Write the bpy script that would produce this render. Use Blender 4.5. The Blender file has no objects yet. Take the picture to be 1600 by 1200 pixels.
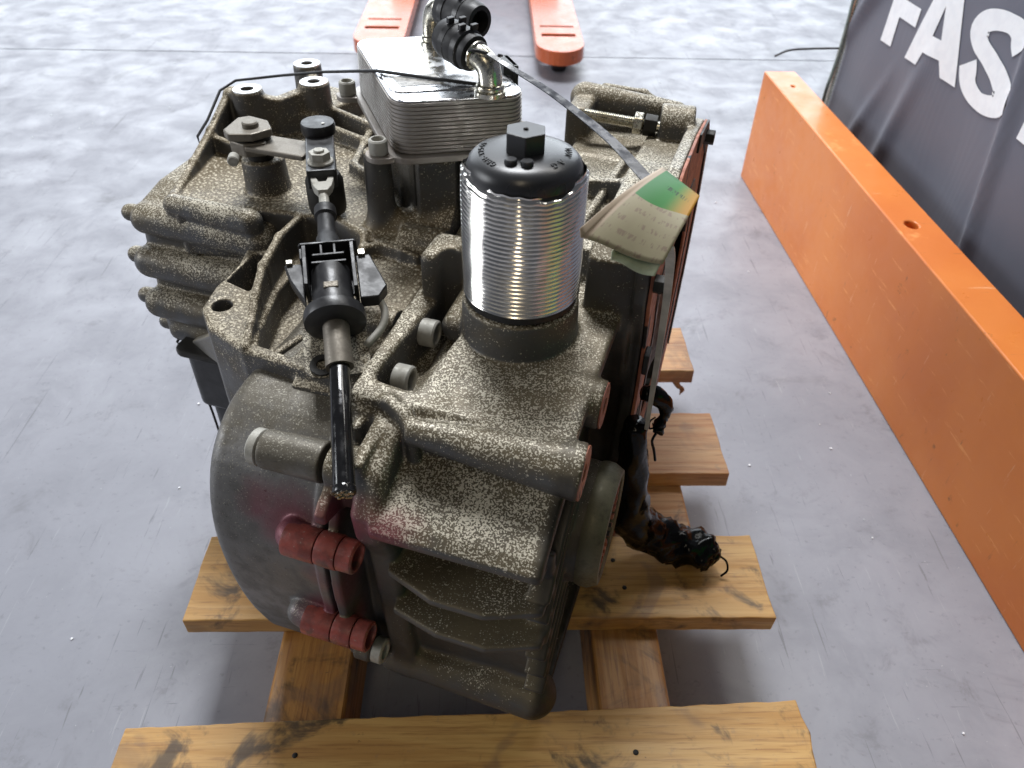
import bpy, bmesh, math, random
import numpy as np
import openvdb
from mathutils import Vector, Matrix, Euler
R = math.radians
random.seed(7)
SC = bpy.context.scene
COL = SC.collection

# ------------------------------------------------------------------ camera
cam_d = bpy.data.cameras.new('camera'); cam = bpy.data.objects.new('camera', cam_d); COL.objects.link(cam)
cam_d.sensor_width = 36.0; cam_d.lens = 27.0; cam_d.clip_start = 0.02; cam_d.clip_end = 200
cam_d.dof.use_dof = True; cam_d.dof.focus_distance = 0.60; cam_d.dof.aperture_fstop = 11
cam.location = (0, 0, 0.8)
cam.rotation_euler = (Matrix.Rotation(R(-2.0), 3, 'Z') @ Matrix.Rotation(R(90 - 40.6), 3, 'X') @ Matrix.Rotation(R(1.5), 3, 'Z')).to_euler()
SC.camera = cam

# ------------------------------------------------------------------ light
world = bpy.data.worlds.new('World'); SC.world = world; world.use_nodes = True
world.node_tree.nodes['Background'].inputs[0].default_value = (0.80, 0.86, 1.0, 1)
world.node_tree.nodes['Background'].inputs[1].default_value = 0.075
def area(name, loc, target, sx, sy, watt, col):
    l = bpy.data.lights.new(name, 'AREA'); l.shape = 'RECTANGLE'; l.size = sx; l.size_y = sy; l.energy = watt; l.color = col
    o = bpy.data.objects.new(name, l); COL.objects.link(o); o.location = loc
    o.rotation_euler = (Vector(target) - Vector(loc)).to_track_quat('-Z', 'Y').to_euler()
    return o
area('bay_door_light', (-0.3, 8.0, 2.6), (0, 0.5, 0.2), 10.5, 4.2, 570, (0.86, 0.93, 1.0))
area('side_window_light', (-6.0, 0.5, 2.4), (0, 0.6, 0.3), 2.8, 2.2, 195, (0.93, 0.96, 1.0))
area('skylight', (-0.3, 2.9, 4.5), (0, 0.6, 0), 1.7, 1.2, 250, (0.95, 0.97, 1.0))
area('ceiling_lamp_light', (-0.5, -2.2, 3.4), (0, 0.5, 0.2), 0.35, 1.8, 14, (1.0, 0.84, 0.60))
area('ceiling_lamp_light', (1.3, 2.4, 3.8), (0, 0.6, 0.2), 1.6, 0.5, 26, (1.0, 0.97, 0.92))
SC.view_settings.view_transform = 'Standard'; SC.view_settings.look = 'None'
SC.view_settings.exposure = 0.0; SC.view_settings.gamma = 1.0; SC.view_settings.use_curve_mapping = False
SC.cycles.use_denoising = True

# ------------------------------------------------------------------ node helper
class NT:
    def __init__(s, name):
        s.m = bpy.data.materials.new(name); s.m.use_nodes = True; s.t = s.m.node_tree
        s.b = s.t.nodes['Principled BSDF']; s.tc = None
    def n(s, typ, **kw):
        nd = s.t.nodes.new(typ)
        for k, v in kw.items():
            if k.startswith('i_'):
                key = k[2:]; key = int(key) if key.isdigit() else key.replace('_', ' ')
                s.put(nd.inputs[key], v)
            else: setattr(nd, k, v)
        return nd
    def put(s, sock, v):
        if isinstance(v, bpy.types.NodeSocket): s.t.links.new(v, sock)
        elif isinstance(v, (tuple, list)) and len(v) == 3 and sock.type == 'RGBA': sock.default_value = (*v, 1)
        else: sock.default_value = v
    def obj(s, scale=(1, 1, 1), rot=(0, 0, 0), loc=(0, 0, 0), src='Object'):
        if s.tc is None: s.tc = s.n('ShaderNodeTexCoord')
        mp = s.n('ShaderNodeMapping'); s.put(mp.inputs['Vector'], s.tc.outputs[src])
        mp.inputs['Scale'].default_value = scale; mp.inputs['Rotation'].default_value = rot; mp.inputs['Location'].default_value = loc
        return mp.outputs[0]
    def noise(s, vec, scale, detail=3, rough=.55, dist=0):
        return s.n('ShaderNodeTexNoise', i_Vector=vec, i_Scale=scale, i_Detail=detail, i_Roughness=rough, i_Distortion=dist).outputs['Fac']
    def vor(s, vec, scale, feature='F1', rnd=1.0, out='Distance'):
        nd = s.n('ShaderNodeTexVoronoi', feature=feature, i_Vector=vec, i_Scale=scale); nd.inputs['Randomness'].default_value = rnd
        return nd.outputs[out]
    def math(s, op, a, b=0.0, c=None, clamp=False):
        nd = s.n('ShaderNodeMath', operation=op, use_clamp=clamp); s.put(nd.inputs[0], a); s.put(nd.inputs[1], b)
        if c is not None: s.put(nd.inputs[2], c)
        return nd.outputs[0]
    def ramp(s, fac, a, b, lo=0.0, hi=1.0):
        nd = s.n('ShaderNodeMapRange', i_Value=fac); nd.interpolation_type = 'SMOOTHSTEP'
        s.put(nd.inputs['From Min'], a); s.put(nd.inputs['From Max'], b); s.put(nd.inputs['To Min'], lo); s.put(nd.inputs['To Max'], hi)
        return nd.outputs[0]
    def mix(s, fac, a, b, mode='MIX'):
        nd = s.n('ShaderNodeMix', data_type='RGBA', blend_type=mode); s.put(nd.inputs[0], fac); s.put(nd.inputs[6], a); s.put(nd.inputs[7], b)
        return nd.outputs[2]
    def sep(s, vec):
        nd = s.n('ShaderNodeSeparateXYZ', i_Vector=vec); return nd.outputs
    def bump(s, h, strength=.3, dist=.001, normal=None):
        nd = s.n('ShaderNodeBump', i_Height=h, i_Strength=strength, i_Distance=dist)
        if normal is not None: s.put(nd.inputs['Normal'], normal)
        return nd.outputs[0]
    def out(s, **kw):
        for k, v in kw.items(): s.put(s.b.inputs[k.replace('_', ' ')], v)
        return s.m
    def nz(s):
        g = s.n('ShaderNodeNewGeometry'); return s.sep(g.outputs['Normal'])[2]

def simple(name, col, rough=.5, metal=0.0, var=.25, scale=60, bump=.1, bscale=300, col2=None, spec=.5, coat=0.0):
    t = NT(name); v = t.obj(); n = t.noise(v, scale, 4)
    c2 = col2 or tuple(c * (1 - var) * .8 for c in col)
    c = t.mix(t.ramp(n, .35, .7), col, c2)
    r = t.ramp(t.noise(v, scale * 1.7, 3), .3, .7, max(.03, rough - .1), min(1, rough + .1))
    return t.out(Base_Color=c, Roughness=r, Metallic=metal, Normal=t.bump(t.noise(v, bscale, 3), bump, .0006), Specular_IOR_Level=spec, Coat_Weight=coat)

def m_cast(name, base, base2, speck, amt, grid=False, spots=()):
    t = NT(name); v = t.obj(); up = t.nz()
    big = t.noise(v, 9, 4, .6); mid = t.noise(v, 38, 3)
    c = t.mix(t.ramp(big, .36, .64), base, base2)
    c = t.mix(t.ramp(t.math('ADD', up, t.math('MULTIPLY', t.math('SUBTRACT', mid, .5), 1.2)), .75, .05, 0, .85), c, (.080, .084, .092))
    c = t.mix(t.ramp(mid, .3, .75, 0, .5), c, tuple(x * .55 for x in base))
    f1 = t.noise(v, 780, 2, .45, .3)
    w = t.math('ADD', t.math('MULTIPLY', t.ramp(up, -.1, .95), .138 * amt), t.math('MULTIPLY', t.math('SUBTRACT', big, .5), .30))
    w = t.math('ADD', w, t.math('MULTIPLY', t.math('SUBTRACT', mid, .5), .20))
    xyz = t.sep(v)
    w = t.math('ADD', w, t.ramp(t.math('ADD', xyz[2], t.math('MULTIPLY', t.math('SUBTRACT', mid, .5), .06)), .30, .40, -.10, 0))
    right_dark = t.math('MULTIPLY', t.ramp(t.math('ADD', xyz[0], t.math('MULTIPLY', t.math('SUBTRACT', big, .5), .02)), .060, .070), t.ramp(t.math('ADD', xyz[2], t.math('MULTIPLY', t.math('SUBTRACT', mid, .5), .08)), .46, .41))  # near-black towards the right end below the top, weaker round the collar
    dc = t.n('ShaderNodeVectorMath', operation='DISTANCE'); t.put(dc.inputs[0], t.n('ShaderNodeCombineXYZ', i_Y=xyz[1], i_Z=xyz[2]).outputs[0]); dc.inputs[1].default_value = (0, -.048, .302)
    right_dark = t.math('MULTIPLY', right_dark, t.ramp(dc.outputs['Value'], .050, .070, .55, 1))
    w = t.math('SUBTRACT', w, t.math('MULTIPLY', right_dark, .2))
    s1 = t.math('ADD', f1, w)
    mask = t.ramp(s1, .672, .715)
    coarse = t.ramp(t.math('ADD', t.noise(v, 400, 1, .4, .3), t.math('MULTIPLY', w, .8)), .735, .76, 0, .85)
    mask = t.math('MAXIMUM', mask, coarse)
    if grid:
        dots = t.vor(t.obj(rot=(0, 0, R(33))), 235, rnd=.8)
        flat = t.math('MULTIPLY', t.ramp(up, .80, .97), t.ramp(t.noise(v, 24, 3), .30, .46))
        mask = t.math('MAXIMUM', t.math('MULTIPLY', mask, t.ramp(flat, 0, 1, 1, .45)), t.math('MULTIPLY', flat, t.ramp(dots, .40, .30, 0, .85)))
    wear = t.ramp(t.n('ShaderNodeNewGeometry').outputs['Pointiness'], .515, .56, 0, .5)
    c = t.mix(t.math('MULTIPLY', wear, t.ramp(mid, .35, .6)), c, (.30, .29, .26))
    c = t.mix(t.math('MULTIPLY', right_dark, .85), c, (.014, .012, .010))
    c = t.mix(t.math('MULTIPLY', mask, .85), c, speck)
    h = t.math('ADD', t.math('MULTIPLY', mask, .5), t.noise(v, 260, 3))
    if grid: h = t.math('ADD', h, t.math('MULTIPLY', t.math('MULTIPLY', flat, t.ramp(dots, .45, .15, 0, 1)), 1.6))
    for (p, rr, am) in spots:
        d = t.n('ShaderNodeVectorMath', operation='DISTANCE'); t.put(d.inputs[0], v); d.inputs[1].default_value = p
        c = t.mix(t.ramp(t.math('ADD', d.outputs['Value'], t.math('MULTIPLY', t.math('SUBTRACT', mid, .5), .03)), rr, rr * .2, 0, am), c, (.20, .022, .045))
    return t.out(Base_Color=c, Roughness=t.ramp(mid, .3, .7, .42, .62), Metallic=.25, Normal=t.bump(h, .45, .0008))

# paint overspray: a soft blob of red round given points (object space)
def m_barrel(name, spots):
    t = NT(name); v = t.obj(); up = t.nz()
    big = t.noise(v, 11, 4, .6); mid = t.noise(v, 60, 4)
    c = t.mix(t.ramp(big, .36, .66), (.185, .182, .180), (.120, .117, .112))
    c = t.mix(t.ramp(mid, .45, .75, 0, .6), c, (.075, .072, .068))
    xyz = t.sep(v)
    # brown oil film on the upper part
    c = t.mix(t.ramp(t.math('ADD', xyz[2], t.math('MULTIPLY', t.math('SUBTRACT', mid, .5), .05)), .375, .41, 0, .75), c, (.10, .083, .052))
    w = t.math('ADD', t.math('MULTIPLY', t.ramp(up, -.1, .9), .15), t.math('MULTIPLY', t.math('SUBTRACT', big, .5), .22))
    mask = t.ramp(t.math('ADD', t.noise(v, 780, 2, .45, .3), w), .735, .78)
    c = t.mix(t.math('MULTIPLY', mask, .8), c, (.36, .34, .28))
    pits = t.ramp(t.noise(v, 520, 2), .30, .34, 1, 0)
    c = t.mix(t.math('MULTIPLY', pits, .7), c, (.03, .03, .03))
    red = None
    for (p, rr, amt) in spots:
        d = t.n('ShaderNodeVectorMath', operation='DISTANCE'); t.put(d.inputs[0], v); d.inputs[1].default_value = p
        f = t.ramp(t.math('ADD', d.outputs['Value'], t.math('MULTIPLY', t.math('SUBTRACT', mid, .5), .02)), rr, rr * .25, 0, amt)
        red = f if red is None else t.math('MAXIMUM', red, f)
    if red is not None: c = t.mix(red, c, (.20, .020, .045))
    return t.out(Base_Color=c, Roughness=t.ramp(mid, .3, .7, .40, .58), Metallic=.3, Normal=t.bump(t.noise(v, 330, 3), .35, .0006))

def m_wood(name, c1, c2, c3, stain=.5, axis=0):
    t = NT(name); sc = [26, 26, 26]; sc[axis] = 1.6; v = t.obj(tuple(sc)); vv = t.obj()
    oi = t.n('ShaderNodeObjectInfo'); off = t.n('ShaderNodeVectorMath', operation='ADD'); t.put(off.inputs[0], v); t.put(off.inputs[1], oi.outputs['Location'])
    g = t.noise(off.outputs[0], 2.2, 6, .62, .9); g2 = t.noise(off.outputs[0], 14, 3, .6, .2); big = t.noise(vv, 6, 4)
    c = t.mix(t.ramp(g, .34, .66), c1, c2); c = t.mix(t.ramp(g2, .50, .72, 0, .6), c, c3); fs = [150, 150, 150]; fs[axis] = 5; c = t.mix(t.ramp(t.noise(t.obj(tuple(fs)), 1.0, 3, .6), .55, .72, 0, .5), c, c3); c = t.mix(t.ramp(t.noise(vv, 70, 4, .7), .58, .75, 0, .35), c, (.20, .15, .11))
    sm = t.ramp(t.math('ADD', t.noise(vv, 16, 5, .65, .6), t.math('MULTIPLY', big, .5)), .80, .95, 0, stain)
    c = t.mix(sm, c, (.035, .026, .02))
    c = t.mix(t.ramp(t.noise(vv, 11, 3, .5, 1.2), .55, .66, 0, stain * .55), c, (.17, .10, .065))
    c = t.mix(t.ramp(t.noise(t.obj((30, 60, 60)), 1.2, 5, .7), .68, .74, 0, stain), c, (.02, .016, .014))
    return t.out(Base_Color=c, Roughness=t.ramp(g, .3, .7, .42, .6), Normal=t.bump(t.math('ADD', g2, g), .25, .0008))

def m_floor():
    t = NT('concrete_floor_material'); v = t.obj()
    a = t.noise(v, 1.3, 5, .6); b = t.noise(v, 9, 5, .65, .4); f = t.noise(v, 120, 3)
    c = t.mix(t.ramp(a, .32, .68), (.34, .345, .385), (.26, .265, .30)); c = t.mix(t.ramp(b, .35, .75, 0, .6), c, (.20, .205, .235))
    c = t.mix(t.ramp(b, .22, .42, .35, 0), c, (.40, .41, .44))
    c = t.mix(t.ramp(f, .62, .72, 0, .35), c, (.14, .14, .15))
    scr = t.noise(t.obj((5, 70, 1), rot=(0, 0, .35)), 3, 4, .7, .3); c = t.mix(t.ramp(scr, .66, .72, 0, .45), c, (.10, .10, .11))
    sp = t.noise(v, 3.1, 6, .7, 1.5); c = t.mix(t.ramp(sp, .60, .72, 0, .5), c, (.13, .13, .14))
    for rz_, sx_, sy_, lo_ in ((1.1, 90, 3, .665), (.12, 120, 2.4, .675), (-1.3, 70, 4, .68)):
        c = t.mix(t.ramp(t.noise(t.obj((sx_, sy_, 1), rot=(0, 0, rz_)), 1.6, 4, .65, .5), lo_, lo_ + .03, 0, .5), c, (.10, .10, .11))
    c = t.mix(t.ramp(t.noise(v, 5.5, 6, .72, .8), .57, .70, 0, .6), c, (.15, .15, .165)); c = t.mix(t.ramp(t.noise(v, 18, 5, .75, .4), .56, .72, 0, .5), c, (.16, .16, .175))
    scr2 = t.noise(t.obj((80, 4, 1), rot=(0, 0, -.6)), 2.5, 4, .7, .3); c = t.mix(t.ramp(scr2, .64, .72, 0, .45), c, (.46, .47, .50))
    c = t.mix(t.ramp(t.noise(v, 34, 5, .7), .62, .75, 0, .4), c, (.13, .13, .14)); c = t.mix(t.ramp(t.noise(v, 210, 2), .74, .78, 0, .7), c, (.55, .56, .58))
    return t.out(Base_Color=c, Roughness=t.ramp(b, .25, .75, .32, .58), Normal=t.bump(t.math('ADD', b, t.math('MULTIPLY', f, .4)), .16, .0015), Specular_IOR_Level=.5)

def m_paint(name, col, dark, chips=.5, rough=.35):
    t = NT(name); v = t.obj(); n = t.noise(v, 3.5, 5); f = t.noise(v, 24, 5, .7)
    c = t.mix(t.ramp(n, .35, .7), col, dark)
    st = t.noise(t.obj((3, 3, 30), rot=(.5, 0, 0)), 3, 4, .75); c = t.mix(t.ramp(st, .60, .68, 0, chips), c, tuple(min(1, x * 1.5 + .08) for x in col))
    s2 = t.noise(t.obj((2, 16, 3), rot=(.9, 0, 0)), 5, 5, .75, .4); c = t.mix(t.ramp(s2, .63, .70, 0, chips), c, (.34, .10, .035))
    s3 = t.noise(t.obj((4, 60, 5), rot=(-.5, 0, 0)), 2, 4, .7, .2); c = t.mix(t.ramp(s3, .66, .70, 0, chips), c, (.95, .55, .30))
    c = t.mix(t.ramp(f, .64, .72, 0, chips), c, (.12, .05, .025))
    return t.out(Base_Color=c, Roughness=t.ramp(f, .3, .7, rough - .08, rough + .1), Normal=t.bump(t.noise(v, 180, 2), .06, .0006), Coat_Weight=.2, Coat_Roughness=.12, Specular_IOR_Level=.35)

def m_rust(name):
    t = NT(name); v = t.obj(); n = t.noise(v, 22, 5, .65); f = t.noise(v, 160, 4)
    c = t.mix(t.ramp(n, .36, .64), (.44, .155, .085), (.27, .09, .055)); c = t.mix(t.ramp(f, .5, .75, 0, .6), c, (.10, .045, .03))
    blk = t.ramp(t.noise(t.obj((1, 1, .35)), 34, 3, .5), .60, .63); c = t.mix(blk, c, (.012, .011, .011))
    return t.out(Base_Color=c, Roughness=t.ramp(f, .3, .7, .5, .75), Metallic=.1, Normal=t.bump(f, .3, .0006))

def m_steel(name, col=(.62, .60, .56), rough=.28, dirt=(.16, .13, .09), damt=.6, metal=1.0, scale=45):
    t = NT(name); v = t.obj(); n = t.noise(v, scale, 5, .65); f = t.noise(v, scale * 7, 3)
    c = t.mix(t.ramp(n, .45, .75, 0, damt), col, dirt)
    return t.out(Base_Color=c, Roughness=t.ramp(f, .3, .7, rough - .08, rough + .14), Metallic=metal, Normal=t.bump(f, .03, .0004))

M = {}
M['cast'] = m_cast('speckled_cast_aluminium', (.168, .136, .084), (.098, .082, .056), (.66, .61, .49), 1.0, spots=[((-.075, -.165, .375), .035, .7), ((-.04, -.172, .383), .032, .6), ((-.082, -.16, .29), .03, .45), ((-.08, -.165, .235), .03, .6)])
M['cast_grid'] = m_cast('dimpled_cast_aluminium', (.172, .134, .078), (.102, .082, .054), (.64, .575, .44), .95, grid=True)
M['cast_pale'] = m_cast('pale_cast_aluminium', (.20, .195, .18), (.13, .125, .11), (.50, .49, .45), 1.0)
M['barrel'] = m_barrel('grey_cast_aluminium', [((-.125, -.175, .352), .045, .75), ((-.10, -.17, .245), .04, .7), ((-.15, -.165, .36), .03, .5), ((-.105, -.17, .30), .02, .3)])
def m_red():
    t = NT('worn_red_paint'); v = t.obj(); n = t.noise(v, 90, 4, .65); f = t.noise(v, 260, 4, .7)
    c = t.mix(t.ramp(n, .35, .65), (.33, .075, .058), (.20, .052, .042)); c = t.mix(t.ramp(f, .62, .70, 0, .7), c, (.36, .30, .25)); c = t.mix(t.ramp(t.noise(v, 40, 3), .60, .70, 0, .7), c, (.10, .06, .05))
    return t.out(Base_Color=c, Roughness=t.ramp(f, .3, .7, .28, .6), Normal=t.bump(f, .35, .0006))
M['red'] = m_red()
def m_foil():
    t = NT('corrugated_aluminium_foil'); v = t.obj(); n = t.noise(v, 25, 4)
    return t.out(Base_Color=t.mix(t.ramp(n, .45, .75, 0, .45), (.90, .88, .84), (.62, .55, .42)), Roughness=t.ramp(n, .3, .7, .15, .24), Metallic=1.0)
M['foil'] = m_foil()
M['he'] = m_steel('brazed_aluminium', (.36, .335, .31), .45, (.20, .155, .12), .65, .55, 12)
M['he_top'] = m_steel('bright_aluminium_sheet', (.80, .81, .83), .22, (.45, .40, .32), .35, 1.0, 14)
M['lug'] = m_steel('machined_aluminium', (.74, .74, .74), .34, (.40, .37, .30), .4, .9, 60)
M['zinc'] = m_steel('zinc_steel', (.62, .60, .52), .24, (.30, .24, .12), .5, 1.0, 60)
M['bolt'] = m_steel('chalky_bolt_steel', (.40, .39, .35), .58, (.17, .155, .12), .6, .25, 90)
M['lever'] = m_steel('sooty_lever_steel', (.20, .18, .15), .5, (.10, .085, .065), .6, .6, 90)
M['black'] = simple('black_plastic', (.022, .022, .024), .42, bump=.15)
M['cap'] = simple('black_filter_cap_plastic', (.036, .037, .040), .33, bump=.05, bscale=700, scale=8)
M['rubber'] = simple('black_rubber', (.015, .015, .017), .55)
M['gloss'] = simple('black_glossy_sheath', (.010, .010, .011), .14, bump=.05)
M['oily'] = simple('oily_black_plastic', (.004, .004, .004), .13, bump=.6, bscale=200, spec=.14)
M['rust'] = m_rust('rusted_steel')
M['dark'] = simple('dark_grimy_metal', (.020, .018, .015), .6, metal=.2)
M['film'] = simple('grey_strap', (.05, .055, .07), .25)
M['white'] = simple('white_nylon', (.55, .54, .50), .45, var=.15)
M['wood'] = m_wood('oiled_pine_board', (.58, .345, .115), (.47, .245, .068), (.27, .115, .032), .85)
M['wood_red'] = m_wood('reddish_pine_board', (.54, .315, .135), (.43, .195, .075), (.25, .095, .035), .7)
M['wood_y'] = m_wood('pallet_stringer_wood', (.46, .23, .065), (.34, .145, .035), (.18, .07, .02), .8, axis=1)
M['floor'] = m_floor()
M['seam'] = simple('joint_filler', (.10, .10, .11), .8)
M['orange'] = m_paint('orange_beam_paint', (.80, .25, .048), (.70, .19, .034), .55)
M['jack'] = m_paint('orange_jack_paint', (.62, .13, .03), (.50, .10, .03), .5, .30)
M['letters'] = simple('white_print', (.86, .88, .90), .55, col2=(.80, .82, .85), bump=.0)
def m_banner():
    t = NT('slate_banner_cloth'); v = t.obj(); n = t.noise(v, 5, 4)
    c = t.mix(t.ramp(n, .3, .7), (.112, .118, .155), (.095, .100, .135))
    wv = t.n('ShaderNodeTexWave', i_Vector=t.obj((1, 1, 1)), i_Scale=320.0).outputs['Fac']
    return t.out(Base_Color=c, Roughness=.62, Normal=t.bump(t.math('ADD', wv, t.noise(v, 400, 2)), .12, .0006), Sheen_Weight=.15)
M['banner'] = m_banner()

# ------------------------------------------------------------------ mesh helpers
def link(name, me, mat, parent=None, smooth=False):
    o = bpy.data.objects.new(name, me); COL.objects.link(o)
    if mat is not None: me.materials.append(mat)
    if smooth: me.polygons.foreach_set('use_smooth', [True] * len(me.polygons))
    if parent is not None: o.parent = parent
    return o
def mesh(name, vf, mat, parent=None, smooth=False, bevel=0.0, auto=None, seg=2):
    me = bpy.data.meshes.new(name); me.from_pydata([tuple(v) for v in vf[0]], [], vf[1]); me.update()
    bm = bmesh.new(); bm.from_mesh(me); bmesh.ops.recalc_face_normals(bm, faces=bm.faces); bm.to_mesh(me); bm.free()
    o = link(name, me, mat, parent, smooth or auto is not None)
    if auto is not None:
        bm = bmesh.new(); bm.from_mesh(me)
        for e in bm.edges: e.smooth = len(e.link_faces) == 2 and e.calc_face_angle(0) < R(auto)
        bm.to_mesh(me); bm.free()
    if bevel:
        b = o.modifiers.new('bevel', 'BEVEL'); b.width = bevel; b.segments = seg; b.limit_method = 'ANGLE'; b.angle_limit = R(38); b.harden_normals = False
    return o
def join(*vfs):
    V, F = [], []
    for v, f in vfs:
        k = len(V); V += [tuple(x) for x in v]; F += [[i + k for i in q] for q in f]
    return V, F
def tf(vf, mat): return [tuple(mat @ Vector(v)) for v in vf[0]], vf[1]
def box(x0, x1, y0, y1, z0, z1):
    v = [(x, y, z) for z in (z0, z1) for y in (y0, y1) for x in (x0, x1)]
    return v, [[0, 2, 3, 1], [4, 5, 7, 6], [0, 1, 5, 4], [2, 6, 7, 3], [0, 4, 6, 2], [1, 3, 7, 5]]
def frame_to(d):
    return Vector(d).to_track_quat('Z', 'Y').to_matrix().to_4x4()
def lathe(prof, seg=48, origin=(0, 0, 0), axis=(0, 0, 1), closed=False):
    V, F = [], []; n = len(prof)
    for i in range(seg):
        a = 2 * math.pi * i / seg
        for r, z in prof: V.append((r * math.cos(a), r * math.sin(a), z))
    for i in range(seg):
        j = (i + 1) % seg
        for k in range(n - 1 if not closed else n):
            l = (k + 1) % n; F.append([i * n + k, j * n + k, j * n + l, i * n + l])
    if not closed:
        if prof[0][0] > 1e-6: F.append([i * n for i in range(seg)][::-1])
        if prof[-1][0] > 1e-6: F.append([i * n + n - 1 for i in range(seg)])
    return tf((V, F), Matrix.Translation(origin) @ frame_to(axis))
def cyl(p0, p1, r0, r1=None, seg=32, ch=0.0):
    p0 = Vector(p0); p1 = Vector(p1); L = (p1 - p0).length; r1 = r0 if r1 is None else r1
    prof = [(max(r0 - ch, 1e-4), 0), (r0, ch), (r1, L - ch), (max(r1 - ch, 1e-4), L)] if ch else [(r0, 0), (r1, L)]
    return lathe(prof, seg, p0, p1 - p0)
def tube(pts, rad, seg=12, ref=None, ell=None):
    P = [Vector(p) for p in pts]; n = len(P); rad = rad if isinstance(rad, (list, tuple)) else [rad] * n
    V, F = [], []; up = Vector(ref) if ref else Vector((0.13, 0.2, 1))
    for i in range(n):
        d = (P[min(i + 1, n - 1)] - P[max(i - 1, 0)]).normalized()
        s = d.cross(up).normalized(); w = s.cross(d).normalized()
        ex, ey = ell if ell else (1, 1)
        for k in range(seg):
            a = 2 * math.pi * k / seg; V.append(P[i] + s * (math.cos(a) * rad[i] * ex) + w * (math.sin(a) * rad[i] * ey))
    for i in range(n - 1):
        for k in range(seg):
            l = (k + 1) % seg; F.append([i * seg + k, i * seg + l, (i + 1) * seg + l, (i + 1) * seg + k])
    F.append(list(range(seg))[::-1]); F.append([(n - 1) * seg + k for k in range(seg)])
    return V, F
def spline(pts, n=8):
    P = [Vector(p) for p in pts]; P = [P[0] * 2 - P[1]] + P + [P[-1] * 2 - P[-2]]; out = []
    for i in range(1, len(P) - 2):
        for k in range(n):
            t = k / n; a, b, c, d = P[i - 1:i + 3]
            out.append(.5 * ((2 * b) + (c - a) * t + (2 * a - 5 * b + 4 * c - d) * t * t + (3 * b - a - 3 * c + d) * t ** 3))
    out.append(P[-2]); return out
def prism(poly, a0, a1, axis='z'):
    n = len(poly); V = []
    for a in (a0, a1):
        for p, q in poly: V.append({'z': (p, q, a), 'x': (a, p, q), 'y': (p, a, q)}[axis])
    return V, [list(range(n))[::-1], [n + i for i in range(n)]] + [[i, (i + 1) % n, n + (i + 1) % n, n + i] for i in range(n)]
def hexa(r, rot=0): return [(r * math.cos(rot + i * math.pi / 3), r * math.sin(rot + i * math.pi / 3)) for i in range(6)]
def rrect(x0, x1, y0, y1, r, n=7):
    out = []
    for cx, cy, a in ((x1 - r, y1 - r, 0), (x0 + r, y1 - r, 90), (x0 + r, y0 + r, 180), (x1 - r, y0 + r, 270)):
        for k in range(n): t = R(a + 90 * k / (n - 1)); out.append((cx + r * math.cos(t), cy + r * math.sin(t)))
    return out
def socket_bolt(p, axis, r, h, hole=.55):
    return lathe([(r * .9, 0), (r, .001), (r, h - .0012), (r - .0012, h), (r * hole + .0005, h), (r * hole, h - .001), (r * hole, h * .35), (.0004, h * .35)], 28, p, axis)
def tag(o, label, cat, group=None):
    o['label'] = label; o['category'] = cat
    if group: o['group'] = group
    return o
def empty(name, loc, rz=0):
    o = bpy.data.objects.new(name, None); COL.objects.link(o); o.location = loc; o.rotation_euler = (0, 0, rz); o.empty_display_size = .05; return o

# ------------------------------------------------------------------ floor: two slabs with an open joint between
def slab(name, x0, x1, y0, y1, parent):
    return mesh(name, box(x0, x1, y0, y1, -.12, 0), M['floor'], parent)
fl = mesh('floor', box(-30, 30, -20, 40, -.2, -.03), M['seam']); fl['kind'] = 'structure'
slab('slab', -30, 30, -20, 2.535, fl); slab('slab', -30, 30, 2.541, 40, fl)
# crumbs of plaster lying about
V, F = [], []
rr = random.Random(3)
for i in range(70):
    x = rr.uniform(-1.2, 1.0); y = rr.uniform(.1, 3.2); s = rr.uniform(.0006, .0017)
    if -.31 < x < .3 and .2 < y < 1.1 and rr.random() < .7: continue
    if x > .55: x = .5
    v, f = box(-s, s, -s * rr.uniform(.5, 1), s, 0, s); a = rr.uniform(0, 3)
    V, F = join((V, F), tf((v, f), Matrix.Translation((x, y, .0002)) @ Matrix.Rotation(a, 4, 'Z')))
o = mesh('floor_crumbs', (V, F), M['letters']); o['kind'] = 'stuff'; tag(o, 'tiny white plaster crumbs scattered over the concrete floor', 'debris')

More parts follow.
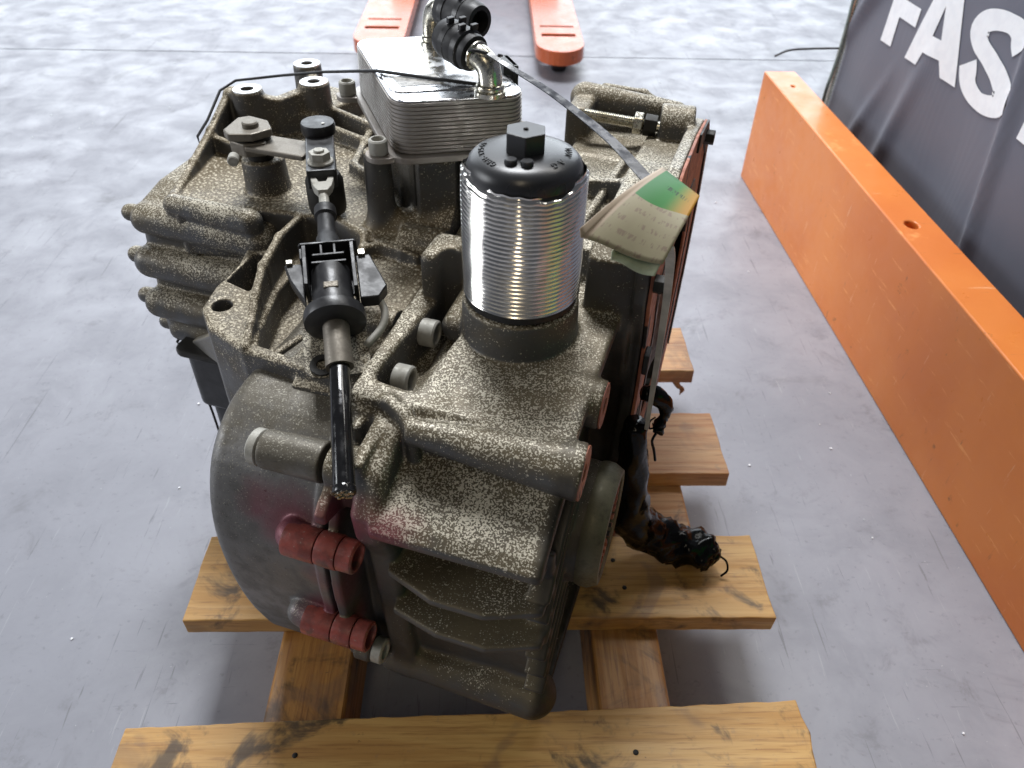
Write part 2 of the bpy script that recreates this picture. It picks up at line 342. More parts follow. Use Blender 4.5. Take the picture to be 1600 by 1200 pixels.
# ------------------------------------------------------------------ pallet
ZB = .116
pal = tag(empty('wooden_pallet', (0, .55, 0)), 'small wooden pallet carrying the gearbox', 'pallet')
def board(x0, x1, y0, y1, z0, z1, mat, name='board', skew=0, chew=None, seed=0):
    r = random.Random(seed); nx, ny = 60, 8; bm = bmesh.new()
    bmesh.ops.create_grid(bm, x_segments=nx, y_segments=ny, size=.5)
    me = bpy.data.meshes.new(name); V, F = [], []
    def edge(t, k): return .0005 * math.sin(t * 7 + k) + .0003 * math.sin(t * 91 + 2 * k) + r.uniform(-.0004, .0004)
    E = [[edge(i / nx, k + seed) for i in range(nx + 1)] for k in range(4)]
    bm.free()
    for z, s in ((z0, 0), (z1, 1)):
        for j in range(ny + 1):
            for i in range(nx + 1):
                tx, ty = i / nx, j / ny
                x = x0 + (x1 - x0) * tx; y = y0 + (y1 - y0) * ty + skew * (tx - .5)
                if j == 0: y += E[0][i] * (1 if s else .6)
                if j == ny: y += E[1][i] * (1 if s else .6)
                if i in (0, nx): x += .0004 * math.sin(ty * 9 + seed + i) + r.uniform(-.0004, .0004)
                if chew and i >= nx - 1 and s == 1: x -= chew * (abs(math.sin(j * 2.3 + seed)))
                zz = z + (.0003 * math.sin(tx * 5 + ty * 3 + seed) if s else 0)
                V.append((x, y, zz))
    n = (nx + 1) * (ny + 1); W = nx + 1
    for j in range(ny):
        for i in range(nx):
            a = j * W + i; F.append([a, a + W, a + W + 1, a + 1]); F.append([n + a, n + a + 1, n + a + W + 1, n + a + W])
    for i in range(nx):
        F.append([i, i + 1, n + i + 1, n + i]); a = ny * W + i; F.append([a, n + a, n + a + 1, a + 1])
    for j in range(ny):
        a = j * W; F.append([a, n + a, n + a + W, a + W]); a = j * W + nx; F.append([a, a + W, n + a + W, n + a])
    V = [(x, y - .55, z) for x, y, z in V]
    o = mesh(name, (V, F), mat, pal, auto=35, bevel=.0012, seg=2)
    return o
TH = .0225
board(-.325, .2885, .215, .336, ZB - TH, ZB, M['wood'], skew=.021, chew=.004, seed=5)['label'] = 'front board with dark stains and a chewed right end'
board(-.308, .2905, .434, .5385, ZB - TH, ZB, M['wood'], seed=11)
board(-.306, .289, .632, .7405, ZB - TH, ZB, M['wood_red'], seed=17)
board(-.306, .285, .828, .93, ZB - TH, ZB, M['wood_red'], seed=23)
for x0, x1 in ((-.212, -.137), (.103, .172)):
    o = mesh('stringer', tf(box(x0, x1, .21, .94, .003, ZB - TH - .0006), Matrix.Translation((0, -.55, 0))), M['wood_y'], pal, bevel=.003)
mesh('block', tf(box(.1735, .234, .536, .722, .003, ZB - TH - .0006), Matrix.Translation((0, -.55, 0))), M['wood_red'], pal, bevel=.003)
for nx_, ny_ in ((.128, .300), (.150, .268), (-.170, .30), (.140, .47), (.132, .505), (.14, .70)):
    mesh('nail_head', lathe([(.0024, ZB - .0012), (.0025, ZB + .0003), (.0021, ZB + .0006), (.0003, ZB + .0007)], 14, (nx_, ny_ - .55, 0)), M['dark'], pal, auto=40)
# splintered torn piece hanging at the far board's end
mesh('splinter', tf(join(tube(spline([(.262, .835, .094), (.268, .832, .084), (.274, .83, .080), (.272, .829, .070)], 5), [.006, .0055, .005, .0048, .004, .004, .0035, .003, .003, .003, .0035, .004, .003, .002, .001, .001], 7)), Matrix.Translation((0, -.55, 0))), M['wood_red'], pal)

# ------------------------------------------------------------------ orange steel beam
bx0, bx1 = .612, .682
bt = tag(empty('steel_beam', (.647, .6, 0)), 'long orange painted steel rack beam lying on the floor', 'beam')
prof = [(.0, .0), (.068, .0), (.068, .243), (.0, .243)]
def beam_mesh():
    bm = bmesh.new()
    v, f = box(0, .068, -1.4, 1.095, 0, .243)
    me = bpy.data.meshes.new('beam_body'); me.from_pydata(v, [], f); me.update(); return me
bo = link('beam_body', beam_mesh(), M['orange'], bt); bo.location = (-.034, 0, 0)
cut_list = []
for (yy, xx, rx, ry) in ((.421, .028, .010, .0125), (1.003, .034, .004, .006)):
    c = mesh('cutter', lathe([(1, -.01), (1, .05)], 24), None); c.scale = (rx, ry, 1); c.location = (.647 - .034 + xx, .6 + yy, .22)
    bpy.context.view_layer.update()
    md = bo.modifiers.new('hole', 'BOOLEAN'); md.object = c; md.solver = 'EXACT'; cut_list.append(c)
bpy.context.view_layer.update()
dg = bpy.context.evaluated_depsgraph_get(); nm = bpy.data.meshes.new_from_object(bo.evaluated_get(dg)); bo.modifiers.clear(); bo.data = nm
for c in cut_list: bpy.data.objects.remove(c)
b = bo.modifiers.new('bevel', 'BEVEL'); b.width = .007; b.segments = 4; b.limit_method = 'ANGLE'; b.angle_limit = R(60)
for o in (bo,): o.data.polygons.foreach_set('use_smooth', [False] * len(o.data.polygons))
bt.rotation_euler = (0, 0, R(1.2)); bt.location = (.645, .6, 0)

# ------------------------------------------------------------------ banner
def wrinkle(y, z):
    w = .003 * math.sin(y * 13 + z * 6) + .0015 * math.sin(y * 27 - z * 11 + 1)
    w += .012 * math.exp(-((y - 1.06 - (z - .39) * .22) / .012) ** 2) + .010 * math.exp(-((y - 1.35 + (z - .3) * .3) / .02) ** 2) * max(0, min(1, (.42 - z) * 6))
    w += .014 * math.exp(-((y - 1.60 + (z - .42) * .8) / .022) ** 2) * max(0, min(1, (z - .25) * 6))
    w += .008 * math.exp(-((y - 1.47 + (z - .25) * .5) / .015) ** 2) * max(0, min(1, (.36 - z) * 6))
    return -w
XB = .735
bn = tag(empty('advertising_banner', (XB, 1.0, 0)), 'slate grey cloth banner with big white letters FAS behind the orange beam', 'banner')
ys = np.linspace(-.6, 1.665, 230); zs = np.linspace(0.0, 1.0, 90)
V = [(wrinkle(y, z), y - 1.0, z) for z in zs for y in ys]; W = len(ys)
F = [[j * W + i, j * W + i + 1, (j + 1) * W + i + 1, (j + 1) * W + i] for j in range(len(zs) - 1) for i in range(W - 1)]
o = mesh('cloth', (V, F), M['banner'], bn, smooth=True); so = o.modifiers.new('solid', 'SOLIDIFY'); so.thickness = .0015; so.offset = 1
def letter(poly, holes=()):
    bm = bmesh.new()
    def loop(p): vs = [bm.verts.new((0, y, z)) for y, z in p]; return [bm.edges.new((vs[i], vs[(i + 1) % len(vs)])) for i in range(len(vs))]
    es = loop(poly)
    for h in holes: es += loop(h)
    bmesh.ops.triangle_fill(bm, edges=es, use_beauty=True)
    for _ in range(6):
        le = [e for e in bm.edges if e.calc_length() > .016]
        if not le: break
        bmesh.ops.subdivide_edges(bm, edges=le, cuts=1); bmesh.ops.triangulate(bm, faces=bm.faces[:])
    for v in bm.verts: v.co.x = wrinkle(v.co.y, v.co.z) - .0028; v.co.y -= 1.0
    bmesh.ops.recalc_face_normals(bm, faces=bm.faces)
    me = bpy.data.meshes.new('letter'); bm.to_mesh(me); bm.free()
    o = link('letter', me, M['letters'], bn, True); return o
k = XB / .72; 
def sc(p): return [(y * k, .8 + (z - .8) * k) for y, z in p]
letter(sc([(1.48, .372), (1.435, .374), (1.439, .423), (1.365, .426), (1.365, .455), (1.440, .452), (1.440, .478), (1.345, .482), (1.345, .512), (1.485, .505)]))['label'] = 'letter F'
letter(sc([(1.369, .376), (1.322, .379), (1.313, .402), (1.262, .405), (1.245, .384), (1.198, .385), (1.262, .512), (1.325, .512)]), [sc([(1.302, .431), (1.275, .432), (1.295, .478)])])['label'] = 'letter A'
def sarc():
    c = [(1.075, .478), (1.10, .497), (1.135, .499), (1.172, .490), (1.187, .473), (1.172, .457), (1.135, .446), (1.10, .434), (1.074, .417), (1.084, .399), (1.125, .391), (1.165, .400), (1.188, .426)]
    P = spline([(0, y, z) for y, z in c], 6); L, Rr = [], []
    for i, p in enumerate(P):
        d = (P[min(i + 1, len(P) - 1)] - P[max(i - 1, 0)]).normalized(); nn = Vector((0, -d.z, d.y)); hw = .0135 + .0075 * abs(d.z)
        L.append((p.y + nn.y * hw * 1.25, p.z + nn.z * hw * .9)); Rr.append((p.y - nn.y * hw * 1.25, p.z - nn.z * hw * .9))
    return L + Rr[::-1]
letter(sc(sarc()))['label'] = 'letter S'
letter(sc([(1.006, .384), (.965, .384), (.965, .475), (.925, .475), (.925, .508), (1.05, .508), (1.05, .475), (1.006, .475)]))['label'] = 'letter T'
ysg = np.linspace(-.32, .16, 40); zsg = np.linspace(.20, .62, 30); V = [(wrinkle(y, z) - .002, y - 1.0, z) for z in zsg for y in ysg]; W = len(ysg)
F = [[j * W + i, j * W + i + 1, (j + 1) * W + i + 1, (j + 1) * W + i] for j in range(len(zsg) - 1) for i in range(W - 1)]
mesh('green_print', (V, F), simple('green_print', (.05, .55, .11), .6, var=.1), bn, smooth=True)
mesh('pole', cyl((.012, .70, 0), (.012, .70, 1.0), .008, seg=16), M['zinc'], bn, smooth=True)
mesh('hem', tube(spline([(-.004, .668, .08), (-.010, .672, .2), (-.006, .668, .3), (-.008, .672, .5), (-.006, .67, .98)], 8), .0035, 8), simple('pale_green_hem', (.30, .38, .36), .6), bn, smooth=True)
mesh('tie', tube(spline([(-.006, .668, .30), (-.05, .69, .292), (-.10, .70, .285), (-.13, .70, .272)], 6), .0022, 8), M['rubber'], bn, smooth=True)

# ------------------------------------------------------------------ pallet jack forks
jk = tag(empty('pallet_jack', (-.07, 2.9, 0)), 'orange pallet jack with two slotted forks on the far floor', 'pallet jack')
def fork(x0, x1, y0):
    w = (x1 - x0) / 2; cx = (x0 + x1) / 2
    out = [(-w, 1.3), (-w, .09)] + [(-w * math.cos(R(a)), .09 - .09 * math.sin(R(a))) for a in range(12, 169, 12)] + [(w, .09), (w, 1.3)]
    bm = bmesh.new()
    def lp(p, z): vs = [bm.verts.new((x, y, z)) for x, y in p]; return vs, [bm.edges.new((vs[i], vs[(i + 1) % len(vs)])) for i in range(len(vs))]
    es = []; loops = []
    for p in [out] + [[(sx - .052, sy), (sx + .052, sy), (sx + .052, sy + h), (sx - .052, sy + h)] for sx, sy, h in ((0, .15, .026), (0, .245, .013))]:
        v, e = lp(p, .085); es += e; loops.append(v)
    r = bmesh.ops.triangle_fill(bm, edges=es, use_beauty=True)
    ex = bmesh.ops.extrude_face_region(bm, geom=bm.faces[:])
    for g in ex['geom']:
        if isinstance(g, bmesh.types.BMVert): g.co.z = .045
    bmesh.ops.recalc_face_normals(bm, faces=bm.faces)
    for v in bm.verts: v.co.x += cx + .07; v.co.y += y0 - 2.9
    me = bpy.data.meshes.new('fork'); bm.to_mesh(me); bm.free()
    f = link('fork', me, M['jack'], jk); b = f.modifiers.new('bevel', 'BEVEL'); b.width = .004; b.segments = 3; b.limit_method = 'ANGLE'; b.angle_limit = R(50)
    wv = join(cyl((cx + .07 - .022, y0 - 2.9 + .10, .038), (cx + .07 + .022, y0 - 2.9 + .10, .038), .037, seg=28, ch=.004))
    mesh('wheel', wv, M['rubber'], f, auto=40)
    mesh('axle_bracket', box(cx + .07 - .03, cx + .07 + .03, y0 - 2.9 + .08, y0 - 2.9 + .24, .03, .05), M['dark'], f)
fork(.128, .273, 2.31); fork(-.42, -.265, 2.36)
mesh('crossbar', box(-.43 + .07, .28 + .07, 3.55 - 2.9, 3.72 - 2.9, .05, .30), M['jack'], jk, bevel=.01)

# ------------------------------------------------------------------ gearbox
GA = R(-19); GO = Vector((.0214, .478, ZB))
gb = tag(empty('gearbox', GO, GA), 'dirty cast aluminium car gearbox with ribbed oil filter standing on the wooden pallet', 'gearbox')
def gm(name, vf, mat, parent=None, **kw):
    o = mesh(name, vf, mat, parent or gb, **kw)
    if parent is None: o.location = (0, 0, -ZB)
    return o

# ---- signed distance field casting builder (gearbox coordinates, metres)
class Cast:
    def __init__(s, lo, hi, h=.0013):
        s.lo = np.array(lo, np.float32); s.h = h; s.n = np.ceil((np.array(hi) - np.array(lo)) / h).astype(int) + 1
        s.a = np.full(s.n, .03, np.float32)
    def sub(s, blo, bhi, m):
        i0 = np.clip(np.floor((np.array(blo) - m - s.lo) / s.h).astype(int), 0, s.n); i1 = np.clip(np.ceil((np.array(bhi) + m - s.lo) / s.h).astype(int) + 1, 0, s.n)
        if np.any(i1 <= i0): return None
        g = [s.lo[k] + s.h * np.arange(i0[k], i1[k], dtype=np.float32) for k in range(3)]
        return tuple(slice(i0[k], i1[k]) for k in range(3)), g[0][:, None, None], g[1][None, :, None], g[2][None, None, :]
    def comb(s, sl, d, k, op):
        a = s.a[sl]; k = k * .62
        if op == '+':
            if k > 0:
                hh = np.clip(.5 + .5 * (d - a) / k, 0, 1); s.a[sl] = d + (a - d) * hh - k * hh * (1 - hh)
            else: s.a[sl] = np.minimum(a, d)
        else:
            b = -d
            if k > 0:
                hh = np.clip(.5 - .5 * (b - a) / k, 0, 1); s.a[sl] = b + (a - b) * hh + k * hh * (1 - hh)
            else: s.a[sl] = np.maximum(a, b)
    def cyl(s, p0, p1, r0, r1=None, k=.006, op='+', rd=.002):
        r1 = r0 if r1 is None else r1; p0 = np.array(p0, np.float32); p1 = np.array(p1, np.float32); m = max(r0, r1)
        q = s.sub(np.minimum(p0, p1) - m, np.maximum(p0, p1) + m, .012)
        if q is None: return s
        sl, x, y, z = q; d = p1 - p0; L = float(np.linalg.norm(d)); d = d / L
        t = (x - p0[0]) * d[0] + (y - p0[1]) * d[1] + (z - p0[2]) * d[2]
        rr = np.sqrt(np.maximum((x - p0[0]) ** 2 + (y - p0[1]) ** 2 + (z - p0[2]) ** 2 - t * t, 0))
        dr = rr - (r0 + (r1 - r0) * np.clip(t / L, 0, 1)) + rd; dt = np.abs(t - L / 2) - L / 2 + rd
        s.comb(sl, np.minimum(np.maximum(dr, dt), 0) + np.sqrt(np.maximum(dr, 0) ** 2 + np.maximum(dt, 0) ** 2) - rd, k, op); return s
    def cap(s, p0, p1, r0, r1=None, k=.006, op='+'):
        r1 = r0 if r1 is None else r1; p0 = np.array(p0, np.float32); p1 = np.array(p1, np.float32); m = max(r0, r1)
        q = s.sub(np.minimum(p0, p1) - m, np.maximum(p0, p1) + m, .012)
        if q is None: return s
        sl, x, y, z = q; d = p1 - p0; L2 = float(d @ d)
        t = np.clip(((x - p0[0]) * d[0] + (y - p0[1]) * d[1] + (z - p0[2]) * d[2]) / L2, 0, 1)
        s.comb(sl, np.sqrt((x - p0[0] - t * d[0]) ** 2 + (y - p0[1] - t * d[1]) ** 2 + (z - p0[2] - t * d[2]) ** 2) - (r0 + (r1 - r0) * t), k, op); return s
    @staticmethod
    def poly2(P, a, b):
        P = np.array(P, np.float32); n = len(P); d = None; sg = None
        for i in range(n):
            p = P[i]; q = P[(i + 1) % n]; e = q - p; wa = a - p[0]; wb = b - p[1]
            t = np.clip((wa * e[0] + wb * e[1]) / float(e @ e), 0, 1); dd = (wa - e[0] * t) ** 2 + (wb - e[1] * t) ** 2
            d = dd if d is None else np.minimum(d, dd)
            c = ((p[1] > b) != (q[1] > b)) & (a < (q[0] - p[0]) * (b - p[1]) / (q[1] - p[1] + 1e-12) + p[0])
            sg = c if sg is None else sg ^ c
        d = np.sqrt(d); return np.where(sg, -d, d)
    def prism(s, axis, P, a0, a1, r=.003, k=.006, op='+'):
        # axis 0: polygon in (v,z) along u; axis 2: polygon in (u,v) along z; axis 1: polygon in (u,z) along v
        Pn = np.array(P); lo2 = Pn.min(0); hi2 = Pn.max(0)
        oth = {0: (1, 2), 1: (0, 2), 2: (0, 1)}[axis]; lo = np.zeros(3); hi = np.zeros(3)
        lo[axis], hi[axis] = a0, a1; lo[oth[0]], lo[oth[1]] = lo2; hi[oth[0]], hi[oth[1]] = hi2
        q = s.sub(lo, hi, .012)
        if q is None: return s
        sl, x, y, z = q; c = (x, y, z)
        d2 = s.poly2(P, c[oth[0]], c[oth[1]]) + r; d1 = np.abs(c[axis] - (a0 + a1) / 2) - (a1 - a0) / 2 + r
        s.comb(sl, np.minimum(np.maximum(d2, d1), 0) + np.sqrt(np.maximum(d2, 0) ** 2 + np.maximum(d1, 0) ** 2) - r, k, op); return s
    def box(s, c, hf, rz=0, rx=0, ry=0, r=.003, k=.006, op='+'):
        Rm = np.array((Matrix.Rotation(rz, 3, 'Z') @ Matrix.Rotation(ry, 3, 'Y') @ Matrix.Rotation(rx, 3, 'X')), np.float32)
        ext = np.abs(Rm) @ np.array(hf); c = np.array(c, np.float32); q = s.sub(c - ext, c + ext, .012)
        if q is None: return s
        sl, x, y, z = q; dx, dy, dz = x - c[0], y - c[1], z - c[2]; e = []
        for i in range(3): e.append(np.abs(dx * Rm[0, i] + dy * Rm[1, i] + dz * Rm[2, i]) - hf[i] + r)
        ins = np.minimum(np.maximum(np.maximum(e[0], e[1]), e[2]), 0)
        s.comb(sl, ins + np.sqrt(sum(np.maximum(t, 0) ** 2 for t in e)) - r, k, op); return s
    def wall(s, pts, th, z0, k=.006, op='+'):
        # vertical wall on a polyline (u, v, ztop)
        for a, b in zip(pts[:-1], pts[1:]):
            lo = (min(a[0], b[0]) - th, min(a[1], b[1]) - th, z0); hi = (max(a[0], b[0]) + th, max(a[1], b[1]) + th, max(a[2], b[2]))
            q = s.sub(lo, hi, .012)
            if q is None: continue
            sl, x, y, z = q; ex, ey = b[0] - a[0], b[1] - a[1]; t = np.clip(((x - a[0]) * ex + (y - a[1]) * ey) / (ex * ex + ey * ey + 1e-9), 0, 1)
            d2 = np.sqrt((x - a[0] - ex * t) ** 2 + (y - a[1] - ey * t) ** 2) - th / 2
            zt = a[2] + (b[2] - a[2]) * t; r = min(th * .45, .003)
            e1 = d2 + r + 0 * z; e2 = np.maximum(z - zt, z0 - z) + r
            s.comb(sl, np.minimum(np.maximum(e1, e2), 0) + np.sqrt(np.maximum(e1, 0) ** 2 + np.maximum(e2, 0) ** 2) - r, k, op)
        return s
    def build(s, name, mat, parent=None):
        a = s.a; a[0], a[-1] = .02, .02; a[:, 0], a[:, -1] = .02, .02; a[:, :, 0], a[:, :, -1] = .02, .02
        # light gaussian-like smoothing takes the stair steps and the machine-sharp edges away
        for ax in range(3):
            b = a.copy(); sl0 = [slice(None)] * 3; sl1 = [slice(None)] * 3; sc_ = [slice(None)] * 3
            sl0[ax] = slice(0, -2); sl1[ax] = slice(2, None); sc_[ax] = slice(1, -1)
            b[tuple(sc_)] = .5 * a[tuple(sc_)] + .25 * (a[tuple(sl0)] + a[tuple(sl1)]); a = b
        a = np.clip(a, -.004, .004)
        g = openvdb.FloatGrid(.004); g.copyFromArray(np.ascontiguousarray(a / s.h))
        pts, quads = g.convertToQuads(0.0)
        pts = pts * s.h + s.lo
        me = bpy.data.meshes.new(name); nq = len(quads)
        me.vertices.add(len(pts)); me.vertices.foreach_set('co', np.ascontiguousarray(pts, np.float32).ravel())
        me.loops.add(nq * 4); me.loops.foreach_set('vertex_index', np.ascontiguousarray(quads[:, ::-1], np.int32).ravel())
        me.polygons.add(nq); me.polygons.foreach_set('loop_start', np.arange(0, nq * 4, 4, dtype=np.int32))
        me.polygons.foreach_set('use_smooth', np.ones(nq, bool)); me.update(calc_edges=True); me.validate()
        o = link(name, me, mat, parent or gb); o.location = (0, 0, -ZB); return o

SEAM = -.095
# ---- transmission case (left of the seam)
BAR = [(-.02, .408), (-.085, .410), (-.122, .398), (-.150, .368), (-.165, .315), (-.163, .245), (-.150, .180), (-.128, .135), (-.06, .119), (.06, .119), (.10, .2), (.10, .40)]
BAR = [(p.x, p.y) for p in spline([(a, b, 0) for a, b in BAR], 4)] + [(.04, .41)]
def grow(P, d):
    c = np.mean(np.array(P), 0); return [tuple(np.array(p) + (np.array(p) - c) / np.linalg.norm(np.array(p) - c) * d) for p in P]
c = Cast((-.235, -.20, .10), (SEAM - .0006, .12, .45))
c.prism(0, BAR, -.202, SEAM - .0008, r=.014, k=0)
c.prism(0, grow(BAR, .0045), SEAM - .011, SEAM - .0008, r=.002, k=.002)
for v_, z_, u0 in ((-.170, .345, -.128), (-.172, .244, -.136)):
    c.cap((u0 + .008, v_ + .004, z_), (SEAM - .02, v_ + .001, z_), .0125, k=.006); c.cyl((SEAM - .02, v_, z_), (SEAM - .0008, v_, z_), .0128, k=.003)
c.cyl((-.146, -.142, .403), (SEAM - .0008, -.140, .403), .0145, .0155, k=.007)
c.build('differential_housing', M['barrel'])

c = Cast((-.435, -.10, .20), (SEAM - .0006, .37, .53))
c.prism(2, [(SEAM, -.082), (-.205, -.071), (-.248, -.054), (-.270, -.032), (-.278, .0), (-.280, .04), (-.30, .10), (SEAM, .10)], .30, .424, r=.004, k=0)
c.prism(2, [(SEAM, .07), (-.126, .066), (-.165, .074), (-.207, .090), (-.24, .094), (-.30, .088), (-.368, .075), (-.385, .1), (-.405, .25), (-.36, .34), (SEAM, .34)], .27, .452, r=.004, k=.006)
c.prism(0, [(.09, .446), (.03, .442), (-.03, .428), (-.084, .413), (-.084, .32), (.09, .32)], -.158, SEAM - .0008, r=.004, k=.006)
# pocket right of the curved ridge, pocket by the ear
c.prism(2, [(-.228, .078), (-.222, .01), (-.205, -.045), (-.198, -.06), (-.165, -.064), (-.163, .02), (-.168, .070)], .398, .47, r=.003, k=.004, op='-')
c.prism(2, [(-.276, .012), (-.276, .060), (-.252, .062), (-.243, .03), (-.247, .004)], .385, .46, r=.003, k=.004, op='-')
c.wall([(-.205, .094, .457), (-.24, .09, .456), (-.241, .053, .454), (-.232, .011, .451), (-.222, -.020, .443), (-.212, -.045, .434), (-.205, -.066, .428)], .0075, .38)
c.wall([(-.205, .094, .457), (-.171, .080, .456), (-.163, .062, .453), (-.161, .032, .445), (-.166, .0, .432)], .0075, .38)
c.wall([(-.163, .062, .453), (-.150, .068, .457), (-.126, .064, .457), (-.112, .062, .455)], .007, .42)
c.wall([(-.19, -.060, .415), (-.183, -.025, .412)], .007, .38)
c.cyl((-.2555, -.023, .36), (-.2555, -.023, .46), .0085, k=.001, op='-', rd=.0)
c.cyl((-.2655, .010, .405), (-.236, .004, .405), .006, k=.001, op='-', rd=.0)
# left rim and raised back wall with the lugs
c.wall([(-.30, .083, .452), (-.36, .073, .452), (-.374, .085, .455), (-.388, .14, .464), (-.399, .19, .476), (-.412, .25, .495), (-.395, .262, .497)], .009, .40)
c.wall([(-.408, .245, .496), (-.383, .240, .498), (-.352, .252, .491), (-.324, .276, .500)], .013, .42); c.wall([(-.324, .28, .499), (-.345, .318, .488), (-.368, .345, .494)], .011, .42)
for u_, v_, z_, r_ in ((-.383, .242, .5, .0160), (-.324, .28, .503, .0165), (-.37, .345, .497, .0160)):
    c.cyl((u_, v_, .40), (u_, v_, z_), r_ + .002, r_, k=.008); c.cyl((u_, v_, .46), (u_, v_, .52), .0068, k=.0006, op='-', rd=0)
LUGS = ((-.383, .242, .5, .0160), (-.324, .28, .503, .0165), (-.37, .345, .497, .0160))
c.prism(2, [(-.40, .25), (-.315, .26), (-.29, .34), (-.37, .35)], .40, .475, r=.004, k=.008)
c.wall([(-.398, .187, .470), (-.352, .180, .466), (-.325, .150, .470)], .008, .43)
c.cyl((-.298, .130, .43), (-.298, .130, .485), .0225, .020, k=.008)
# ribs that run to the cooler
c.wall([(-.315, .285, .478), (-.23, .262, .470)], .008, .43); c.wall([(-.318, .262, .470), (-.22, .232, .466)], .008, .43)
c.wall([(-.255, .268, .466), (-.236, .19, .464), (-.205, .168, .466), (-.165, .115, .47)], .008, .43)
c.cyl((-.163, .103, .43), (-.163, .103, .5235), .0135, .0115, k=.012)
c.cap((-.163, .103, .452), (-.10, .12, .452), .014, .020, k=.014)
c.prism(2, [(SEAM, .14), (-.16, .14), (-.24, .30), (SEAM, .33)], .42, .475, r=.006, k=.012)
c.prism(2, [(SEAM, .118), (-.125, .102), (-.215, .205), (-.135, .255), (SEAM, .235)], .45, .5195, r=.006, k=.012)
for v_, z_ in ((-.013, .434), (-.064, .427), (.088, .452)):
    c.cyl((-.138, v_, z_), (SEAM - .0008, v_, z_), .0125, .0135, k=.010)
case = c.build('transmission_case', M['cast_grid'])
for u_, v_, z_, r_ in LUGS: gm('lug_face', lathe([(.0070, -.002), (.0150, -.002), (.0150, .0006), (.0070, .0006)], 32, (u_, v_, z_), closed=True), M['lug'], case, auto=40).location = (0, 0, 0)

# ---- end cover with its bolt tubes (far left)
c = Cast((-.46, .0, .18), (-.262, .36, .47))
c.prism(0, [(.080, .438), (.074, .37), (.068, .30), (.095, .268), (.2, .22), (.33, .22), (.33, .455), (.12, .448)], -.424, -.268, r=.014, k=0)
for v_, z_, r_, u0 in ((.080, .424, .0150, -.410), (.072, .380, .0170, -.412), (.067, .333, .0165, -.412), (.076, .294, .0135, -.405)):
    c.cap((u0, v_, z_), (-.282, v_ - .002, z_), r_, r_ + .001, k=.007)
    c.cap((u0 - .026, v_ + .008, z_ - .002), (u0, v_ + .008, z_), .0088, k=.005)
c.cap((-.37, .078, .447), (-.285, .074, .447), .010, .012, k=.008)
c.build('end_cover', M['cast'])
# web below the ear, pan and drive cover under the left overhang
def plate3(pts, th):
    P = [Vector(p) for p in pts]; n = (P[1] - P[0]).cross(P[2] - P[0]).normalized() * th; m = len(P)
    return [tuple(p) for p in P] + [tuple(p + n) for p in P], [list(range(m)), [m + i for i in range(m)][::-1]] + [[i, (i + 1) % m, m + (i + 1) % m, m + i] for i in range(m)]
gm('web', plate3([(-.392, .066, .285), (-.262, -.03, .398), (-.205, -.055, .39), (-.195, -.045, .33)], .010), m_cast('tan_cast_aluminium', (.22, .18, .11), (.15, .12, .07), (.34, .31, .24), .3), bevel=.002)
pan = gm('oil_pan', join(prism(rrect(-.386, -.18, .045, .22, .012), .215, .288), prism(rrect(-.376, -.19, .05, .21, .012), .155, .215), prism(rrect(-.34, -.20, .06, .20, .012), ZB + .0005, .155)), M['black'], bevel=.004)
gm('pan_flange', prism(rrect(-.392, -.17, .038, .225, .012), .288, .296), M['dark'], pan, bevel=.002)

# ---- clutch housing (right of the seam)
FR = [(.0, .448), (-.045, .447), (-.104, .442), (-.112, .432), (-.116, .410), (-.166, .391), (-.174, .384), (-.173, .376), (-.136, .364), (-.132, .28), (-.131, .21), (-.124, .148), (-.11, .121), (.0, .118), (.32, .118), (.36, .2), (.36, .40), (.30, .47), (.16, .462), (.06, .452)]
c = Cast((SEAM, -.205, .095), (.102, .42, .56))
c.prism(0, FR, SEAM + .0008, .071, r=.003, k=0)
c.prism(0, grow(BAR, .0045), SEAM + .0008, SEAM + .010, r=.002, k=.003)
c.prism(0, [(-.03, .437), (-.098, .432), (-.108, .402), (-.160, .382), (-.162, .378), (-.128, .358), (-.125, .28), (-.123, .21), (-.115, .152), (-.10, .130), (.0, .128), (.10, .128), (.10, .437)], .052, .11, r=.002, k=.002, op='-')
# hollow beside the rim, vertical hump, bosses
c.prism(0, [(-.20, .40), (-.20, .11), (-.147, .11), (-.147, .36), (-.15, .40)], SEAM + .011, -.052, r=.002, k=.004, op='-')
c.prism(0, [(-.10, .436), (-.122, .432), (-.150, .414), (-.169, .388), (-.167, .362), (-.153, .33), (-.140, .13), (-.05, .13), (-.05, .41)], SEAM + .026, -.046, r=.007, k=.006)
c.cyl((SEAM + .0008, -.140, .403), (-.052, -.138, .403), .0155, .017, k=.008)
for v_, z_ in ((-.170, .345), (-.172, .244), (-.150, .185)):
    c.cyl((SEAM + .0008, v_, z_), (SEAM + .017, v_, z_), .0128, k=.003)
c.wall([(-.082, -.120, .427), (-.078, -.098, .430)], .008, .38); c.wall([(-.066, -.150, .425), (-.064, -.112, .434)], .010, .38)
c.wall([(-.090, -.1005, .437), (-.062, -.105, .446), (-.046, -.113, .446), (-.038, -.121, .443)], .009, .40)
c.cyl((-.042, -.120, .434), (.0800, -.112, .426), .009, .0205, k=.004)
c.cyl((.045, -.047, .432), (.0785, -.047, .430), .0165, .0185, k=.008)
c.cyl((.06, -.112, .428), (.09, -.112, .428), .0065, k=0, op='-', rd=0); c.cyl((.06, -.047, .430), (.09, -.047, .430), .0065, k=0, op='-', rd=0)
for v_, z_ in ((-.013, .434), (-.064, .427)):
    c.cyl((SEAM + .0008, v_, z_), (-.077, v_, z_), .0135, .0125, k=.010)
c.wall([(-.09, .06, .447), (-.09, .02, .441), (-.088, -.03, .429), (-.086, -.075, .419)], .010, .40)
c.box((-.0730, .032, .446), (.0150, .021, .043), r=.008, k=.005)
c.box((-.0600, -.030, .450), (.0175, .058, .040), rz=R(-6), r=.008, k=.010, op='-')
